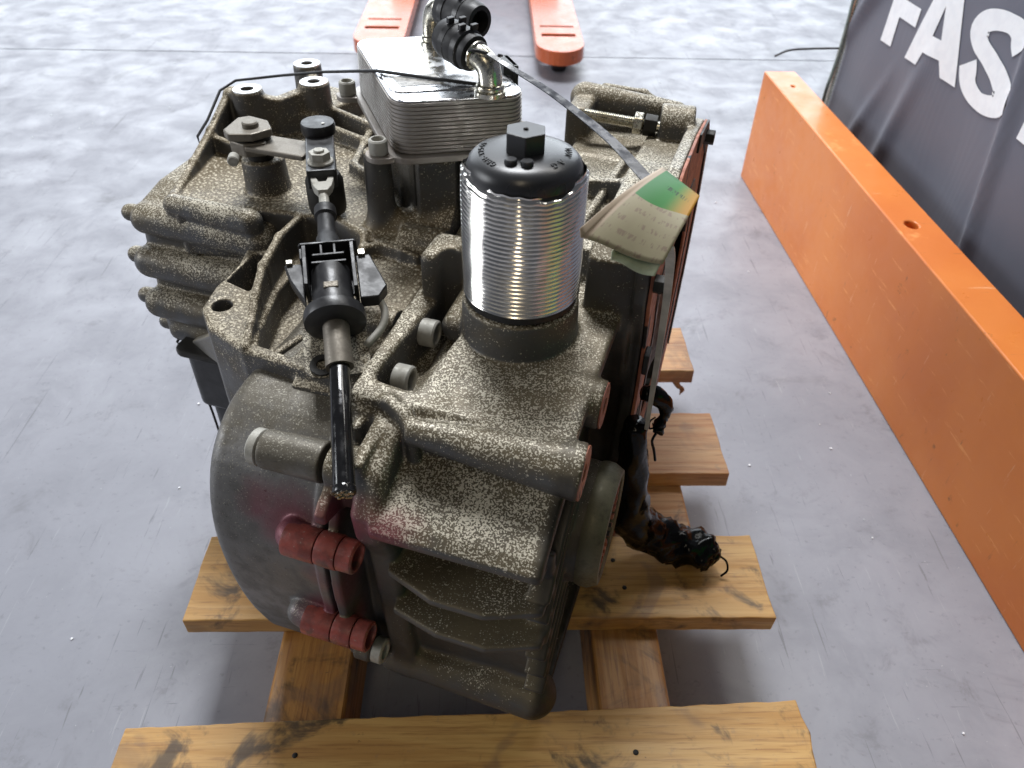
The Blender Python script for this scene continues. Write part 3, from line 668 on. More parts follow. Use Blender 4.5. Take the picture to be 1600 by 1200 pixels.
c.cap((-.050, -.070, .405), (-.050, .005, .412), .014, .014, k=.012)
# front ribs under the ledge
for z_, ta in ((.318, .0), (.268, .004)):
    c.prism(2, [(-.05, -.125), (.0705, -.125), (.0705, -.156 + ta), (.03, -.172 + ta), (-.01, -.172 + ta), (-.050, -.158)], z_ - .004, z_ + .004, r=.0015, k=.006)
# sump lumps along the bottom
c.cap((-.07, -.130, .150), (.06, -.128, .150), .016, .022, k=.012); c.cap((-.085, -.118, .130), (-.02, -.112, .124), .013, .014, k=.008)
c.cyl((-.045, -.118, .122), (-.014, -.118, .118), .011, .010, k=.004)
c.prism(2, [(SEAM, .118), (-.052, .142), (-.090, .21), (SEAM, .215)], .44, .518, r=.006, k=.010)
# filter socket
c.cyl((0, 0, .42), (0, 0, .478), .0455, .0435, k=.005)
c.cap((-.05, -.005, .44), (-.045, .03, .452), .012, .012, k=.01)
# bell: high wall right of the filter
c.prism(0, [(.036, .43), (.038, .496), (.052, .503), (.20, .503), (.31, .492), (.37, .44), (.40, .30), (.3, .15), (.1, .13)], .040, .080, r=.004, k=.005)
c.prism(0, [(.075, .44), (.080, .478), (.20, .484), (.31, .476), (.36, .40), (.2, .3)], -.03, .05, r=.005, k=.006)
c.wall([(.015, .085, .482), (.026, .17, .492), (.03, .25, .492)], .008, .44); c.wall([(-.02, .17, .492), (.06, .165, .505)], .009, .44)
FLG = [(.032, .300), (.048, .36), (.046, .42), (.030, .468), (.030, .508), (.06, .518), (.15, .527), (.25, .517), (.335, .500), (.40, .455), (.425, .38), (.42, .28), (.38, .18), (.28, .122), (.12, .122), (.05, .17)]
c.prism(0, FLG, .079, .0905, r=.002, k=.006)
c.prism(0, [(.10, .20), (.11, .42), (.16, .475), (.28, .47), (.36, .40), (.37, .27), (.30, .18), (.16, .155)], .03, .12, r=.003, k=.002, op='-')
# stud boss group on top
c.cyl((.050, .298, .500), (.083, .302, .500), .0225, k=.008); c.cap((-.035, .335, .505), (.06, .342, .500), .016, .011, k=.008)
c.box((-.032, .315, .480), (.012, .03, .032), r=.006, k=.008); c.box((.02, .30, .470), (.05, .05, .012), r=.004, k=.008)
c.wall([(-.02, .365, .512), (.02, .372, .508), (.06, .36, .495)], .010, .44)
# output collar
c.cyl((.04, -.048, .302), (.086, -.048, .302), .054, .0500, k=.006); c.cyl((.065, -.048, .302), (.12, -.048, .302), .0435, k=.0, op='-', rd=0)
# fins on the right end
for i in range(6):
    zz = .375 - i * .030
    c.box((.064, -.105, zz - .02), (.009, .055 - .002 * i, .0022), rx=R(38), r=.001, k=.003)
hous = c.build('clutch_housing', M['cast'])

# ---- bolts
def bolt(p, axis, r, h, mat='bolt', hole=.55, parent=None): return gm('bolt', socket_bolt(p, axis, r, h, hole), M[mat], parent, auto=40)
for v_, z_ in ((-.013, .434), (-.064, .427)): bolt((-.077, v_, z_), (1, 0, 0), .0112, .0135, hole=.68)
for v_, z_ in ((-.170, .345), (-.172, .244)):
    b_ = bolt((SEAM + .017, v_, z_), (1, 0, 0), .0125, .013, 'red', .72); b_['label'] = 'bolt head daubed with red paint'
    for u0, u1 in ((SEAM - .026, SEAM - .0006), (SEAM + .0006, SEAM + .0168)):
        s_ = gm('painted_boss', tf(lathe([(.0129, 0), (.0132, .002), (.0132, u1 - u0 - .001), (.0128, u1 - u0)], 32), Matrix.Translation((u0, v_, z_)) @ frame_to((1, 0, 0))), M['red'], auto=50); s_['label'] = 'casting boss daubed with red paint'
bolt((SEAM + .017, -.150, .185), (1, 0, 0), .0115, .010, 'bolt', .6); bolt((-.014, -.118, .118), (1, 0, 0), .009, .009)
bolt((-.146, -.142, .403), (-1, 0, 0), .0138, .008, 'bolt', .5)
bolt((-.142, -.122, .150), (-1, 0, 0), .011, .010, 'bolt')

# ---- oil filter
flt = gm('oil_filter', lathe([(.0385, .478), (.0415, .480), (.0415, .49), (.0400, .50), (.0400, .575), (.0385, .5765)], 64), M['rubber'], auto=50)
def foil():
    V, F = [], []; seg = 160; rows = 28; per = 8; z0, z1 = .4865, .5785; rr2 = random.Random(4)
    n = rows * per; top = [0] * seg
    for i in range(seg):
        a = 2 * math.pi * i / seg; top[i] = .0026 * math.sin(2 * a + .4) + .0011 * math.sin(5 * a + 2) + .0004 * math.sin(23 * a + 1)
    for k in range(n + 1):
        t = k / n
        for i in range(seg):
            a = 2 * math.pi * i / seg
            hel = t * rows; rib = .5 + .5 * math.cos(2 * math.pi * hel)
            r = .0419 + .0012 * (rib ** 1.6) + .0002 * math.sin(3 * a + t * 5) + .00006 * math.sin(11 * a - t * 23)
            z = z0 + (z1 - z0) * t + top[i] * t ** 6 + .0003 * math.sin(2 * a + t * 2)
            if t > .93: q = (t - .93) / .07; r += .0016 * q * math.sin(4 * a + 1) - .0035 * q * q
            V.append((r * math.cos(a), r * math.sin(a), z))
    for k in range(n):
        for i in range(seg):
            j = (i + 1) % seg; F.append([k * seg + i, k * seg + j, (k + 1) * seg + j, (k + 1) * seg + i])
    return V, F
gm('foil_sleeve', foil(), M['foil'], flt, smooth=True)
cap_ = gm('filter_cap', lathe([(.0385, .566), (.0394, .574), (.0391, .5795), (.0375, .5845), (.0340, .5880), (.0285, .5900), (.020, .5912), (.010, .5916), (.0002, .5917)], 72), M['cap'], flt, auto=60)
hx = gm('hex_head', tf(prism(hexa(.0142, R(46.4)), .588, .6045), Matrix()), M['cap'], flt, bevel=.0008)
gm('centre_mark', lathe([(.0011, .6046), (.0018, .6050), (.0018, .6046)], 16), M['dark'], flt)
for a_, r_ in ((-97, .0225), (-70, .0225)):
    gm('cap_knob', lathe([(.0042, .586), (.0042, .5930), (.0036, .5937), (.0003, .5938)], 20, (r_ * math.cos(R(a_)), r_ * math.sin(R(a_)), 0)), M['cap'], flt, auto=40)
def arc_text(txt, r, a0, da, z, size, flip=1):
    vs, fs = [], []
    for i, ch in enumerate(txt):
        if ch == ' ': continue
        cu = bpy.data.curves.new('t', 'FONT'); cu.body = ch; cu.size = size; cu.extrude = .00025; cu.align_x = 'CENTER'; cu.resolution_u = 3
        to = bpy.data.objects.new('t', cu); me = bpy.data.meshes.new_from_object(to)
        a = R(a0 + da * i)
        mt = Matrix.Translation((r * math.cos(a), r * math.sin(a), z)) @ Matrix.Rotation(a - math.pi / 2, 4, 'Z') @ Matrix.Rotation(R(-14), 4, 'X')
        v, f = tf(([x.co[:] for x in me.vertices], [list(p.vertices) for p in me.polygons]), mt)
        vs, fs = join((vs, fs), (v, f)); bpy.data.objects.remove(to); bpy.data.curves.remove(cu); bpy.data.meshes.remove(me)
    return vs, fs
for q, ch in enumerate('VW AG'):
    if ch != ' ': gm('raised_letter', arc_text(ch, .0262, 24 - 14 * q, 0, .5910, .0066), M['rubber'], flt)
for q, ch in enumerate('GBH-12545'): gm('raised_letter', arc_text(ch, .0272, -117 - 8.2 * q, 0, .5906, .0056), M['rubber'], flt)

# ---- oil cooler (stacked plate heat exchanger)
HA = R(30); HC = Vector((-.1325, .0755))   # front left corner
hm = Matrix.Translation((HC.x, HC.y, 0)) @ Matrix.Rotation(HA, 4, 'Z') @ Matrix(((1, -.13, 0, 0), (0, 1, 0, 0), (0, 0, 1, 0), (0, 0, 0, 1)))
he = gm('oil_cooler', tf(prism(rrect(-.004, .117, -.004, .172, .018), .5270, .5325), hm), M['he'], bevel=.001)
NP = 13; z0, z1 = .5330, .5745
for i in range(NP):
    a = z0 + (z1 - z0) * i / NP; b = z0 + (z1 - z0) * (i + 1) / NP; ins = .0016 + .0010 * i / NP
    lip = rrect(ins, .113 - ins, ins, .168 - ins, .017); inn = rrect(ins + .0010, .113 - ins - .0010, ins + .0010, .168 - ins - .0010, .016)
    n = len(lip); vs = []; t = b - a
    for P, z in ((inn, a + .0001), (inn, a + t * .42), (lip, a + t * .52), (lip, a + t * .86), (inn, a + t * .98)): vs += [(x, y, z) for x, y in P]
    fs = [[l * n + q, l * n + (q + 1) % n, (l + 1) * n + (q + 1) % n, (l + 1) * n + q] for l in range(4) for q in range(n)]
    fs += [list(range(n))[::-1], [4 * n + q for q in range(n)]]
    gm('cooler_plate', tf((vs, fs), hm), M['he'], he, auto=40)
tp = gm('top_sheet', tf(prism(rrect(.0035, .1095, .0035, .1645, .0155), .5745, .5762), hm), M['he_top'], he, bevel=.0006)
# raised panel in the sheet and the paper label
gm('embossed_panel', tf(prism(rrect(.0065, .1065, .022, .1615, .010), .5762, .5773), hm), M['he_top'], he, bevel=.0006)
def m_label():
    t = NT('cooler_label_material'); v = t.obj(rot=(0, 0, -HA)); x = t.sep(v)
    br = t.n('ShaderNodeTexBrick', i_Vector=v, i_Scale=260.0); br.inputs['Color1'].default_value = (.16, .15, .14, 1); br.inputs['Color2'].default_value = (.34, .33, .31, 1); br.inputs['Mortar'].default_value = (.52, .51, .48, 1)
    c = t.mix(t.ramp(t.noise(v, 240, 2), .4, .6), br.outputs[0], (.50, .49, .46)); return t.out(Base_Color=c, Roughness=.4)
gm('paper_label', tf(prism([(.007, .070), (.009, .028), (.056, .030), (.054, .072)], .5774, .5776), hm), M['he_top'], he)
gm('barcode_label', tf(prism([(.014, .056), (.016, .032), (.052, .034), (.050, .058)], .57775, .5779), hm), m_label(), he)
for x_, y_ in ((-.010, .012), (-.010, .150), (.116, .16)):
    ear = gm('cooler_ear', tf(prism(rrect(x_ - .011, x_ + .016, y_ - .011, y_ + .011, .0105), .5268, .5318), hm), M['he'], he, bevel=.0008)
    q = hm @ Vector((x_, y_, .5319)); bolt(q, (0, 0, 1), .0078, .0125, 'bolt', .62, he)
for x_, y_ in ((.03, .03), (.02, .12), (.09, .14)): gm('spacer', tf(cyl((x_, y_, .45), (x_, y_, .5268), .009, seg=24), hm), M['dark'], he, smooth=False, auto=40)
gm('edge_clip', tf(join(box(.1135, .1175, .045, .075, .535, .585), box(.105, .1175, .047, .073, .577, .585), box(.1175, .1195, .05, .054, .555, .558), box(.1175, .1195, .064, .068, .570, .574)), hm), M['black'], he, bevel=.0005)
# outlet pipe with hose stub and spring clamps
def fit(base, path, s0, d, ln):
    b0 = Vector(base); s0 = Vector(s0); d = Vector(d).normalized()
    gm('outlet_pipe', join(lathe([(.0128, 0), (.0128, .0035), (.0112, .0045), (.0118, .0062), (.0112, .0078), (.0098, .009)], 36, b0), tube(spline([b0 + Vector((0, 0, .004))] + [Vector(p) for p in path] + [s0, s0 + d * .012], 7), .0096, 24)), M['zinc'], he, auto=45)
    gm('pipe_collar', lathe([(.0098, -.0045), (.0112, -.004), (.0112, -.0025), (.0098, -.002)], 32, s0, d), M['zinc'], he, auto=45)
    gm('hose_stub', lathe([(.0100, -.001), (.0138, -.0005), (.0144, .002), (.0138, .006), (.0136, .009), (.0148, .012), (.0155, .018), (.0152, ln - .006), (.0132, ln), (.0095, ln + .0005), (.0090, ln * .5)], 40, s0, d), M['rubber'], he, auto=45)
    mm = Matrix.Translation(s0) @ frame_to(d)
    for q in (.0065, ln * .56):
        gm('hose_clamp', lathe([(.0148, q), (.0158, q + .0008), (.0158, q + .0062), (.0148, q + .007)], 40, s0, d), M['black'], he, auto=45)
        for sx in (-1, 1): gm('clamp_tab', tf(box(sx * .0045 - .003, sx * .0045 + .003, .0150, .0195, q + .001 + .002 * sx, q + .0045 + .002 * sx), mm), M['black'], he, bevel=.0006)
fit((-.067, .123, .5762), [(-.067, .123, .588), (-.069, .1235, .597), (-.075, .125, .6025)], (-.082, .127, .6045), (-.85, .45, .16), .036)
fit((-.156, .223, .5762), [(-.157, .223, .590), (-.155, .222, .602), (-.149, .218, .6085)], (-.141, .213, .610), (.88, -.46, -.02), .046)

# ---- selector mechanism
sel = gm('selector_lever', join(prism([(-.320, .148), (-.292, .137), (-.284, .118), (-.300, .108), (-.318, .112)], .492, .505), box(-.30, -.240, .108, .140, .498, .503)), M['lever'], bevel=.0015)
gm('lever_weight', join(prism([(-.326, .142), (-.318, .150), (-.296, .146), (-.282, .130), (-.292, .112), (-.312, .104), (-.322, .112)], .507, .5145)), M['lever'], sel, bevel=.0015)
gm('weight_pin', lathe([(.0075, .514), (.0075, .518), (.0062, .5192), (.0002, .5195)], 20, (-.303, .128, 0)), M['lever'], sel, auto=40)
gm('clip_pin', cyl((-.305, .098, .497), (-.300, .088, .497), .005, seg=16, ch=.001), M['bolt'], sel, auto=40)
gm('shaft', cyl((-.298, .128, .47), (-.298, .128, .51), .012, seg=28), M['dark'], sel, auto=40)
gm('pivot_disc', lathe([(.0150, .512), (.0155, .5135), (.0155, .5205), (.0148, .5222), (.0003, .5226)], 40, (-.2405, .142, 0)), M['black'], sel, auto=40)
gm('pivot_dot', lathe([(.0016, .5226), (.0016, .523), (.0002, .5231)], 12, (-.2335, .1395, 0)), M['white'], sel)
# link block from the pivot to the ball stud, pointing at the cable
cd = Vector((.50, -.866, 0)); cs = Vector((.866, .5, 0))
def along(o, d, s, z): return (Vector(o) + cd * d + cs * s + Vector((0, 0, z)))
o_ = (-.2405, .142, .512)
def cblock(d0, d1, w, za, zb):
    return [tuple(along(o_, d, s, z)) for z in (za, zb) for d, s in ((d0, -w), (d1, -w), (d1, w), (d0, w))], [[0, 3, 2, 1], [4, 5, 6, 7], [0, 1, 5, 4], [1, 2, 6, 5], [2, 3, 7, 6], [3, 0, 4, 7]]
gm('link_block', cblock(-.010, .082, .0125, -.016, .001), M['black'], sel, bevel=.0015)
nb = along(o_, .066, 0, .001)
nut = gm('flange_nut', join(lathe([(.0112, 0), (.0112, .0016), (.009, .003)], 28, nb), tf(prism(hexa(.0092, .3), .0025, .0095), Matrix.Translation(nb)), lathe([(.0048, .0095), (.0044, .0115), (.0012, .0117)], 20, nb)), M['bolt'], sel, auto=40, bevel=.0004)
gm('ball_boss', lathe([(.016, 0), (.017, .004), (.017, .03), (.014, .036)], 30, tuple(along(o_, .045, 0, -.055))), M['dark'], sel, auto=40)
# ---- cable: fork, boot, bracket body, tube, sheath
cab = empty('selector_cable', (0, 0, -ZB)); cab.parent = gb
def cpt(d, z, s=0): q = along((-.2405, .142, 0), d, s, z); return q
def C(name, vf, mat, **kw): return gm(name, vf, M[mat], cab, **kw)
C('rod', join(tube([cpt(.098, .503), cpt(.128, .494)], .0042, 14), [tuple(cpt(d, z, s)) for z in (.500, .507) for d, s in ((.082, -.0095), (.085, -.0095), (.098, -.0075), (.106, -.0040), (.106, .0040), (.098, .0075), (.085, .0095), (.082, .0095), (.082, .0050), (.090, .003), (.090, -.003), (.082, -.0050))] and (lambda V: (V, [list(range(12))[::-1], [12 + i for i in range(12)]] + [[i, (i + 1) % 12, 12 + (i + 1) % 12, 12 + i] for i in range(12)]))([tuple(cpt(d, z, s)) for z in (.500, .507) for d, s in ((.082, -.0095), (.085, -.0095), (.098, -.0075), (.106, -.0040), (.106, .0040), (.098, .0075), (.085, .0095), (.082, .0095), (.082, .0050), (.090, .003), (.090, -.003), (.082, -.0050))])), 'bolt', bevel=.0006)
ca, cb = cpt(.120, .497), cpt(.190, .478); cdir = (cb - ca).normalized()
C('boot', lathe([(.0070, 0), (.0088, .001), (.0090, .010), (.0070, .0115), (.0068, .013), (.0075, .030), (.0078, .034), (.0090, .0355), (.0094, .045), (.0115, .049), (.0150, .053)], 32, ca, cdir), 'rubber', auto=45)
p1 = ca + cdir * .050; dn = (cpt(.255, .456) - p1).normalized(); s_ = cs; upv = dn.cross(s_).normalized(); upv = upv if upv.z > 0 else -upv
fm = Matrix((s_, upv, dn)).transposed().to_4x4(); fm.translation = p1
C('bracket_plate', tf(prism(rrect(-.022, .022, -.012, .014, .002, 3), 0, .0022), fm), 'black', bevel=.0006)
C('cage', tf(join(box(-.0195, -.0165, -.010, .0135, .002, .040), box(.0165, .0195, -.010, .0135, .002, .046), box(-.0165, .0165, -.012, -.009, .002, .036), box(-.006, -.004, .010, .0135, .002, .012), box(.004, .006, .010, .0135, .002, .012), box(-.012, .012, .0105, .0135, .0115, .0135), box(-.013, .013, .0105, .0135, .019, .021), box(-.0215, -.0195, .002, .012, .004, .014)), fm), 'black', bevel=.0004)
C('cage_body', tf(lathe([(.0125, .020), (.0148, .021), (.0152, .045), (.0165, .056), (.0225, .060), (.0232, .064), (.0225, .069), (.016, .0715), (.009, .072)], 40), fm), 'black', auto=45)
C('cage_window', tf(box(-.0055, .0055, .0135, .0158, .041, .047), fm), 'lever', bevel=.0008)
C('clip_wing', tf(prism([(-.034, .012), (-.020, .012), (-.020, .050), (-.030, .028)], -.006, .004), fm @ Matrix(((1, 0, 0, 0), (0, 0, 1, 0), (0, 1, 0, 0), (0, 0, 0, 1)))), 'black', bevel=.001)
C('clip_wing', tf(prism([(.020, .010), (.031, .010), (.041, .042), (.034, .052), (.020, .052)], -.006, .006), fm @ Matrix(((1, 0, 0, 0), (0, 0, 1, 0), (0, 1, 0, 0), (0, 0, 0, 1)))), 'black', bevel=.001)
C('steel_clip', tf(box(.022, .0275, .004, .0085, .006, .0115), fm), 'zinc', bevel=.0006)
C('steel_clip', tf(box(-.0325, -.0275, .003, .0065, .009, .013), fm), 'zinc', bevel=.0006)
pe = p1 + dn * .070
t1 = pe + dn * .036 + Vector((0, 0, -.002))
C('ferrule', tube([pe, pe + dn * .018, t1], [.0098, .0098, .0102], 24), 'lever', auto=50)
end = Vector((-.062, -.176, .424))
sh = spline([t1 - dn * .004, t1 + (end - t1) * .35 + Vector((0, 0, .002)), t1 + (end - t1) * .7 + Vector((0, 0, .001)), end], 8)
C('sheath', tube(sh, .0074, 20), 'gloss', auto=60)
ed = (sh[-1] - sh[-2]).normalized()
C('cut_end', lathe([(.0074, -.003), (.0080, -.001), (.0078, .0015), (.0066, .002)], 24, end, ed), 'gloss', auto=50)
strands = [(0, 0)] + [(.0026 * math.cos(R(60 * i)), .0026 * math.sin(R(60 * i))) for i in range(6)] + [(.005 * math.cos(R(30 * i + 12)), .005 * math.sin(R(30 * i + 12))) for i in range(12)]
for i, (a, b) in enumerate(strands): C('wire_strand', tf(cyl((a, b, -.001), (a, b, .0022 + .0006 * (i % 3)), .0012, seg=8), Matrix.Translation(end) @ frame_to(ed)), 'zinc')
# bracket sheet under the cable
gm('cable_bracket', tf(prism(rrect(-.026, .022, .050, .104, .010), -.019, -.0165), fm @ Matrix(((1, 0, 0, 0), (0, 0, 1, 0), (0, 1, 0, 0), (0, 0, 0, 1)))), M['cast'], bevel=.0006)
gm('bracket_washer', tf(lathe([(.0045, 0), (.009, 0), (.0095, .001), (.009, .002), (.0045, .002)], 28, closed=True), fm @ Matrix.Translation((-.013, -.0163, .094)) @ frame_to((0, 1, 0))), M['dark'], auto=40)
gm('bracket_arm', tf(tube(spline([(.024, -.004, .035), (.036, -.006, .052), (.034, -.010, .068), (.020, -.014, .082)], 6), .003, 10), fm), M['bolt'], smooth=True)

# ---- stud with nuts on the bell
su0, su1 = Vector((-.026, .284, .508)), Vector((.052, .290, .503)); sd = (su1 - su0); sl_ = sd.length
prof = [(.0003, 0), (.0042, .0012)]
for i in range(34): z_ = .002 + i * .0018; prof += [(.0056, z_), (.0048, z_ + .0009)]
prof += [(.0052, sl_ - .001), (.0052, sl_)]
stud = gm('threaded_stud', lathe(prof, 20, su0, sd), M['zinc'], auto=80)
for q0, q1 in ((.052, .0605), (.0625, .075)):
    gm('nut', tf(prism(hexa(.0105, .2), q0, q1), Matrix.Translation(su0) @ frame_to(sd)), M['zinc'] if q0 < .06 else M['dark'], stud, bevel=.0008)

# ---- rusted cover plate on the bell face, with its rings, bolts and output spline
inner = [(v_, z_) for v_, z_ in FLG]
cx_ = np.mean(np.array(FLG), 0)
def shrink(P, s): return [tuple(cx_ + (np.array(p) - cx_) * s) for p in P]
def ringp(P, s0, s1, u0, u1):
    A = shrink(P, s0); B = shrink(P, s1); n = len(A); V = [(u, a, b) for u in (u0, u1) for L_ in (A, B) for a, b in L_]; F = []
    for i in range(n):
        j = (i + 1) % n
        F += [[i, j, n + j, n + i], [2 * n + i, 3 * n + i, 3 * n + j, 2 * n + j], [i, 2 * n + i, 2 * n + j, j], [n + i, n + j, 3 * n + j, 3 * n + i]]
    return V, F
cov = gm('rusty_cover', ringp(FLG, 1.0, .50, .0907, .0935), M['rust'], bevel=.0006)
gm('dark_gap_ring', ringp(FLG, .68, .60, .0936, .0946), M['rubber'], cov)  # raised black ring stands in for the darkness of an open gap
far = FLG[7:13]; fi = shrink(FLG, .90)[7:13]
gm('dark_rim', prism(far + fi[::-1], .0936, .0955, 'x'), M['dark'], cov)  # dark strip laid along the far side of the rim only
for q0, q1 in (((.075, .455), (.095, .43)), ((.07, .33), (.085, .29)), ((.10, .50), (.13, .49))):
    gm('oil_streak', prism([(q0[0], q0[1]), (q1[0], q0[1] - .004), (q1[0], q1[1]), (q0[0] + .004, q1[1] + .004)], .0936, .0941, 'x'), M['rubber'], cov)
gm('rubber_patch', box(.0936, .0985, .043, .058, .392, .412), M['rubber'], cov, bevel=.001)
gm('clutch_hub', lathe([(.001, .094), (.03, .094), (.05, .088), (.10, .080), (.115, .060)], 48, (0, .235, .315), (1, 0, 0)), M['dark'], cov, auto=40)
for v_, z_ in ((.325, .486), (.10, .512), (.03, .49)):
    gm('cover_bolt', tf(prism(hexa(.0075, .3), .0936, .104), Matrix.Translation((0, v_, z_)) @ frame_to((1, 0, 0))), M['dark'], cov, bevel=.0006)
gm('output_ring', lathe([(.0435, .080), (.0515, .080), (.0525, .084), (.0520, .0905), (.0480, .0980), (.0455, .0985), (.0435, .0970)], 72, (0, -.048, .302), (1, 0, 0), closed=True), m_steel('brassy_ring_steel', (.115, .105, .065), .5, (.045, .040, .026), .75, .4, 90), auto=35)
for v_, z_, u_, r_ in ((-.112, .426, .0801, .0190), (-.047, .430, .0786, .0172)):
    gm('boss_face', lathe([(.0066, 0), (r_, 0), (r_, .0010), (.0066, .0010)], 32, (u_, v_, z_), (1, 0, 0), closed=True), M['rust'], auto=40)
out = gm('output_flange', lathe([(.0430, 0), (.0430, .012), (.0405, .015), (.033, .015), (.033, .002)], 48, (.078, -.048, .302), (1, 0, 0)), M['dark'], auto=40)
for i in range(30):
    a = 2 * math.pi * i / 30
    gm('spline_tooth', tf(box(.0335, .0420, -.0019, .0019, .0152, .0180), Matrix.Translation((.078, -.048, .302)) @ frame_to((1, 0, 0)) @ Matrix.Rotation(a, 4, 'Z')), M['rust'], out)

# ------------------------------------------------------------------ things hung on the gearbox (world coordinates)
GM = Matrix.Translation((GO.x, GO.y, 0)) @ Matrix.Rotation(GA, 4, 'Z')
def gw(p): return GM @ Vector(p)
# ---- card tag with its black strap and white cable tie
tg = tag(empty('card_tag', gw((.08, -.02, .585))), 'green and beige printed card tag hung from a black strap beside the oil filter', 'tag'); TL = tg.location
def tm(name, vf, mat, **kw): return mesh(name, ([tuple(Vector(v) - TL) for v in vf[0]], vf[1]), mat, tg, **kw)
def m_card():
    t = NT('printed_card'); uv = t.n('ShaderNodeTexCoord').outputs['UV']; x = t.sep(uv); n = t.noise(uv, 6, 3)
    g = t.mix(t.ramp(x[0], .55, .98), (.030, .18, .035), (.40, .20, .02)); g = t.mix(t.ramp(t.math('ADD', x[0], t.math('MULTIPLY', x[1], -.4)), .3, -.1, 0, .5), g, (.09, .21, .11))
    ink = t.math('MULTIPLY', t.ramp(t.noise(t.n('ShaderNodeMapping', i_Vector=uv, i_Scale=(46, 7, 1)).outputs[0], 1, 3), .5, .56), t.math('MULTIPLY', t.ramp(t.math('ABSOLUTE', t.math('SUBTRACT', x[1], .80)), .035, .025), t.math('MULTIPLY', t.ramp(x[0], .38, .42), t.ramp(x[0], .92, .80))))
    g = t.mix(ink, g, (.02, .05, .02))
    base = t.mix(n, (.34, .31, .20), (.30, .26, .175))
    rows = t.math('SINE', t.math('MULTIPLY', x[1], 52.0)); wd = t.noise(t.n('ShaderNodeMapping', i_Vector=uv, i_Scale=(26, 9, 1)).outputs[0], 1, 3)
    txt = t.math('MULTIPLY', t.ramp(rows, .1, .5), t.ramp(wd, .52, .58)); txt = t.math('MULTIPLY', txt, t.ramp(x[0], .04, .08))
    base = t.mix(t.math('MULTIPLY', txt, .55), base, (.20, .13, .11))
    yb = t.math('ADD', x[1], t.math('MULTIPLY', t.math('SINE', t.math('MULTIPLY', x[0], 4.5)), .035)); c = t.mix(t.ramp(yb, .545, .555), base, g); c = t.mix(t.ramp(x[0], .13, .10), c, (.44, .35, .26))
    return t.out(Base_Color=c, Roughness=.55, Specular_IOR_Level=.25)
def sheet(corners, bow, nu=24, nv=20, off=0):
    a, b, c_, d = [Vector(p) for p in corners]; V = []; nrm = (b - a).cross(d - a).normalized()
    if nrm.z < 0: nrm = -nrm
    for j in range(nv + 1):
        for i in range(nu + 1):
            s, t = i / nu, j / nv; p = a.lerp(b, s).lerp(d.lerp(c_, s), t); V.append(p + nrm * (off + bow(s, t)))
    F = [[j * (nu + 1) + i, j * (nu + 1) + i + 1, (j + 1) * (nu + 1) + i + 1, (j + 1) * (nu + 1) + i] for j in range(nv) for i in range(nu)]
    return V, F, nu, nv
def card(name, corners, bow, mat, off=0):
    V, F, nu, nv = sheet(corners, bow, off=off); o = tm(name, (V, F), mat, smooth=True); me = o.data; uvl = me.uv_layers.new(name='uv')
    for p in me.polygons:
        for li in p.loop_indices:
            vi = me.loops[li].vertex_index; uvl.data[li].uv = ((vi % (nu + 1)) / nu, (vi // (nu + 1)) / nv)
    s = o.modifiers.new('solid', 'SOLIDIFY'); s.thickness = .0004; s.offset = 0; return o
bow = lambda s, t: .0045 * math.sin(math.pi * t) - .006 * (1 - t) ** 2 * (s > 0) + .002 * math.sin(5 * s + 1) * (1 - t)
cL, cB, cR, cT = gw((.055, -.072, .580)), gw((.106, -.062, .568)), gw((.1155, -.010, .583)), gw((.087, .022, .583))
card('printed_card', (cL, cB, cR, cT), bow, m_card())
card('under_sheet', (cL.lerp(cB, .30) + Vector((.004, -.001, -.0095)), cB + Vector((-.004, -.001, -.0075)), cR + Vector((-.004, 0, -.006)), cT + Vector((.004, 0, -.006))), bow, simple('pale_green_card', (.50, .56, .40), .5, var=.1))
def ribbon(pts, w0, w1, th, side):
    P = spline(pts, 10); n = len(P); V, F = [], []
    for i, p in enumerate(P):
        w = (w0 + (w1 - w0) * i / (n - 1)) / 2; d = (P[min(i + 1, n - 1)] - P[max(i - 1, 0)]).normalized(); s = Vector(side); s = (s - d * s.dot(d)).normalized(); q = d.cross(s) * th / 2
        V += [p - s * w - q, p + s * w - q, p + s * w + q, p - s * w + q]
    for i in range(n - 1):
        for k in range(4): F.append([i * 4 + k, i * 4 + (k + 1) % 4, i * 4 + 4 + (k + 1) % 4, i * 4 + 4 + k])
    F += [[0, 1, 2, 3], [4 * n - 1, 4 * n - 2, 4 * n - 3, 4 * n - 4]]; return V, F
tm('strap', ribbon([gw((-.066, .115, .610)), gw((-.045, .108, .604)), gw((-.005, .085, .597)), gw((.045, .045, .588)), gw((.080, .010, .579))], .0035, .0085, .0008, (1, .6, .15)), M['film'], smooth=False)
tm('strap_loop', tube(spline([gw((-.066, .115, .610)), gw((-.078, .112, .612)), gw((-.083, .122, .606)), gw((-.072, .132, .600)), gw((-.060, .128, .605)), gw((-.058, .117, .609))], 6), .0012, 8), M['rubber'], smooth=True)
tm('cable_tie', ribbon([gw((.1045, -.040, .562)), gw((.1050, -.012, .535)), gw((.1055, .012, .49)), gw((.1062, .02, .44)), gw((.1068, .025, .385)), gw((.1072, .03, .345))], .0070, .0032, .0012, (.9, -.5, .1)), M['white'])

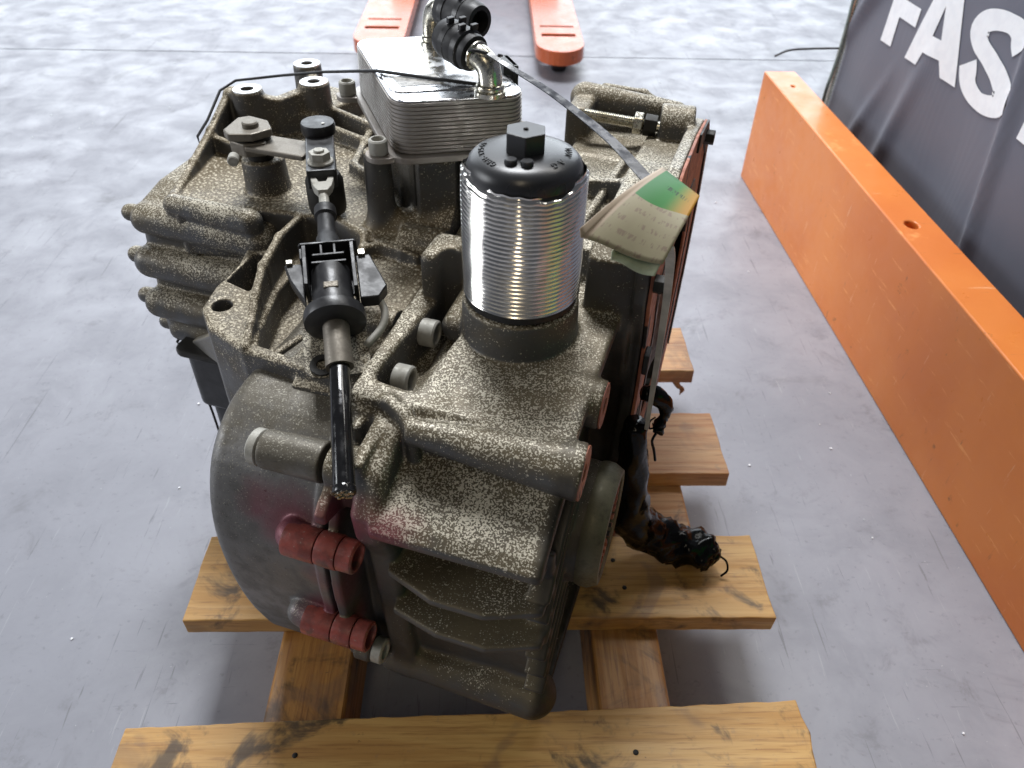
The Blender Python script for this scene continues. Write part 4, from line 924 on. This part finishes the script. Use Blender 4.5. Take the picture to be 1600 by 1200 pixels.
# ---- thin black binding wire over the cooler and down the left side
bw = tag(empty('binding_wire', gw((-.41, .25, .3))), 'thin black binding wire over the cooler and down the left side of the gearbox', 'wire'); BL = bw.location
def bmv(name, pts, r, mat): return mesh(name, ([tuple(Vector(v) - BL) for v in tube(spline([gw(p) for p in pts], 6), r, 8)[0]], tube(spline([gw(p) for p in pts], 6), r, 8)[1]), mat, bw, smooth=True)
wp = [(-.059, .137, .5778), (-.106, .131, .5795), (-.163, .131, .5795), (-.172, .1335, .5785), (-.230, .188, .554), (-.287, .241, .53), (-.346, .254, .515), (-.396, .243, .507), (-.4035, .224, .502), (-.4045, .195, .481), (-.4030, .172, .4725), (-.405, .175, .455), (-.412, .21, .42), (-.41, .20, .36), (-.41, .12, .305), (-.408, .065, .282), (-.389, .056, .280), (-.386, .058, .235), (-.385, .06, .19), (-.386, .062, .142), (-.375, .065, .119)]
tv = tube([gw(p) for p in wp], .0014, 8)
mesh('wire', ([tuple(Vector(v) - BL) for v in tv[0]], tv[1]), M['rubber'], bw, smooth=True)

# ---- black oily plastic wrap hanging out of the bell onto the board
wr = tag(empty('plastic_wrap', gw((.11, .04, ZB))), 'crumpled oily black plastic wrap hanging from the bell housing onto the board', 'plastic wrap'); WL = wr.location
def wm(name, vf, mat, **kw): return mesh(name, ([tuple(Vector(v) - WL) for v in vf[0]], vf[1]), mat, wr, **kw)
def crumple(pts, rad, seg=22, n=7, amp=.28, seed=1):
    V, F = tube(spline(pts, n), rad_list(rad, (len(pts) - 1) * n + 1), seg); r = random.Random(seed); out = []
    ph = [r.uniform(0, 6) for _ in range(6)]; P = spline(pts, n)
    for i, v in enumerate(V):
        k = i // seg; a = 2 * math.pi * (i % seg) / seg; c_ = P[k]; d = Vector(v) - c_
        tt = k / max(1, len(P) - 1); f = 1 + amp * (.35 + .8 * tt * tt) * (.5 * math.sin(3 * a + k * .5 + ph[0]) + .35 * math.sin(5 * a - k * .9 + ph[1]) + .25 * math.sin(8 * a + k * 1.7 + ph[2]) + .35 * r.uniform(-1, 1) * tt)
        out.append(c_ + d * f)
    return out, F
def rad_list(rad, n):
    m = len(rad) - 1; o = []
    for i in range(n): t = i / (n - 1) * m; k = min(int(t), m - 1); o.append(rad[k] + (rad[k + 1] - rad[k]) * (t - k))
    return o
wm('wrap', crumple([gw((.097, .035, .345)), gw((.099, .038, .30)), gw((.102, .045, .25)), gw((.107, .055, .20)), gw((.122, .074, .163)), gw((.155, .084, .143)), gw((.188, .087, .139)), gw((.203, .088, .137))], [.010, .014, .017, .020, .022, .021, .019, .006], seg=26, n=9, amp=.30), M['oily'], smooth=True)
wm('shred', crumple([gw((.098, .04, .375)), gw((.108, .045, .372)), gw((.118, .05, .36)), gw((.119, .05, .345)), gw((.116, .048, .335)), gw((.120, .05, .325))], [.006, .0085, .007, .004, .006, .002], 12, 5, .35, 3), M['oily'], smooth=True)
wm('shred_tail', tube(spline([gw((.117, .05, .330)), gw((.113, .047, .318)), gw((.116, .048, .306)), gw((.119, .049, .292))], 6), .0013, 7), M['oily'], smooth=True)
wm('shred_curl', tube(spline([gw((.112, .048, .345)), gw((.108, .046, .340)), gw((.109, .046, .332)), gw((.114, .048, .334))], 6), .0008, 7), M['oily'], smooth=True)
wm('wrap_tail', tube(spline([gw((.202, .088, .137)), gw((.211, .085, .134)), gw((.214, .080, .126)), gw((.209, .076, .119))], 6), .0012, 7), M['oily'], smooth=True)
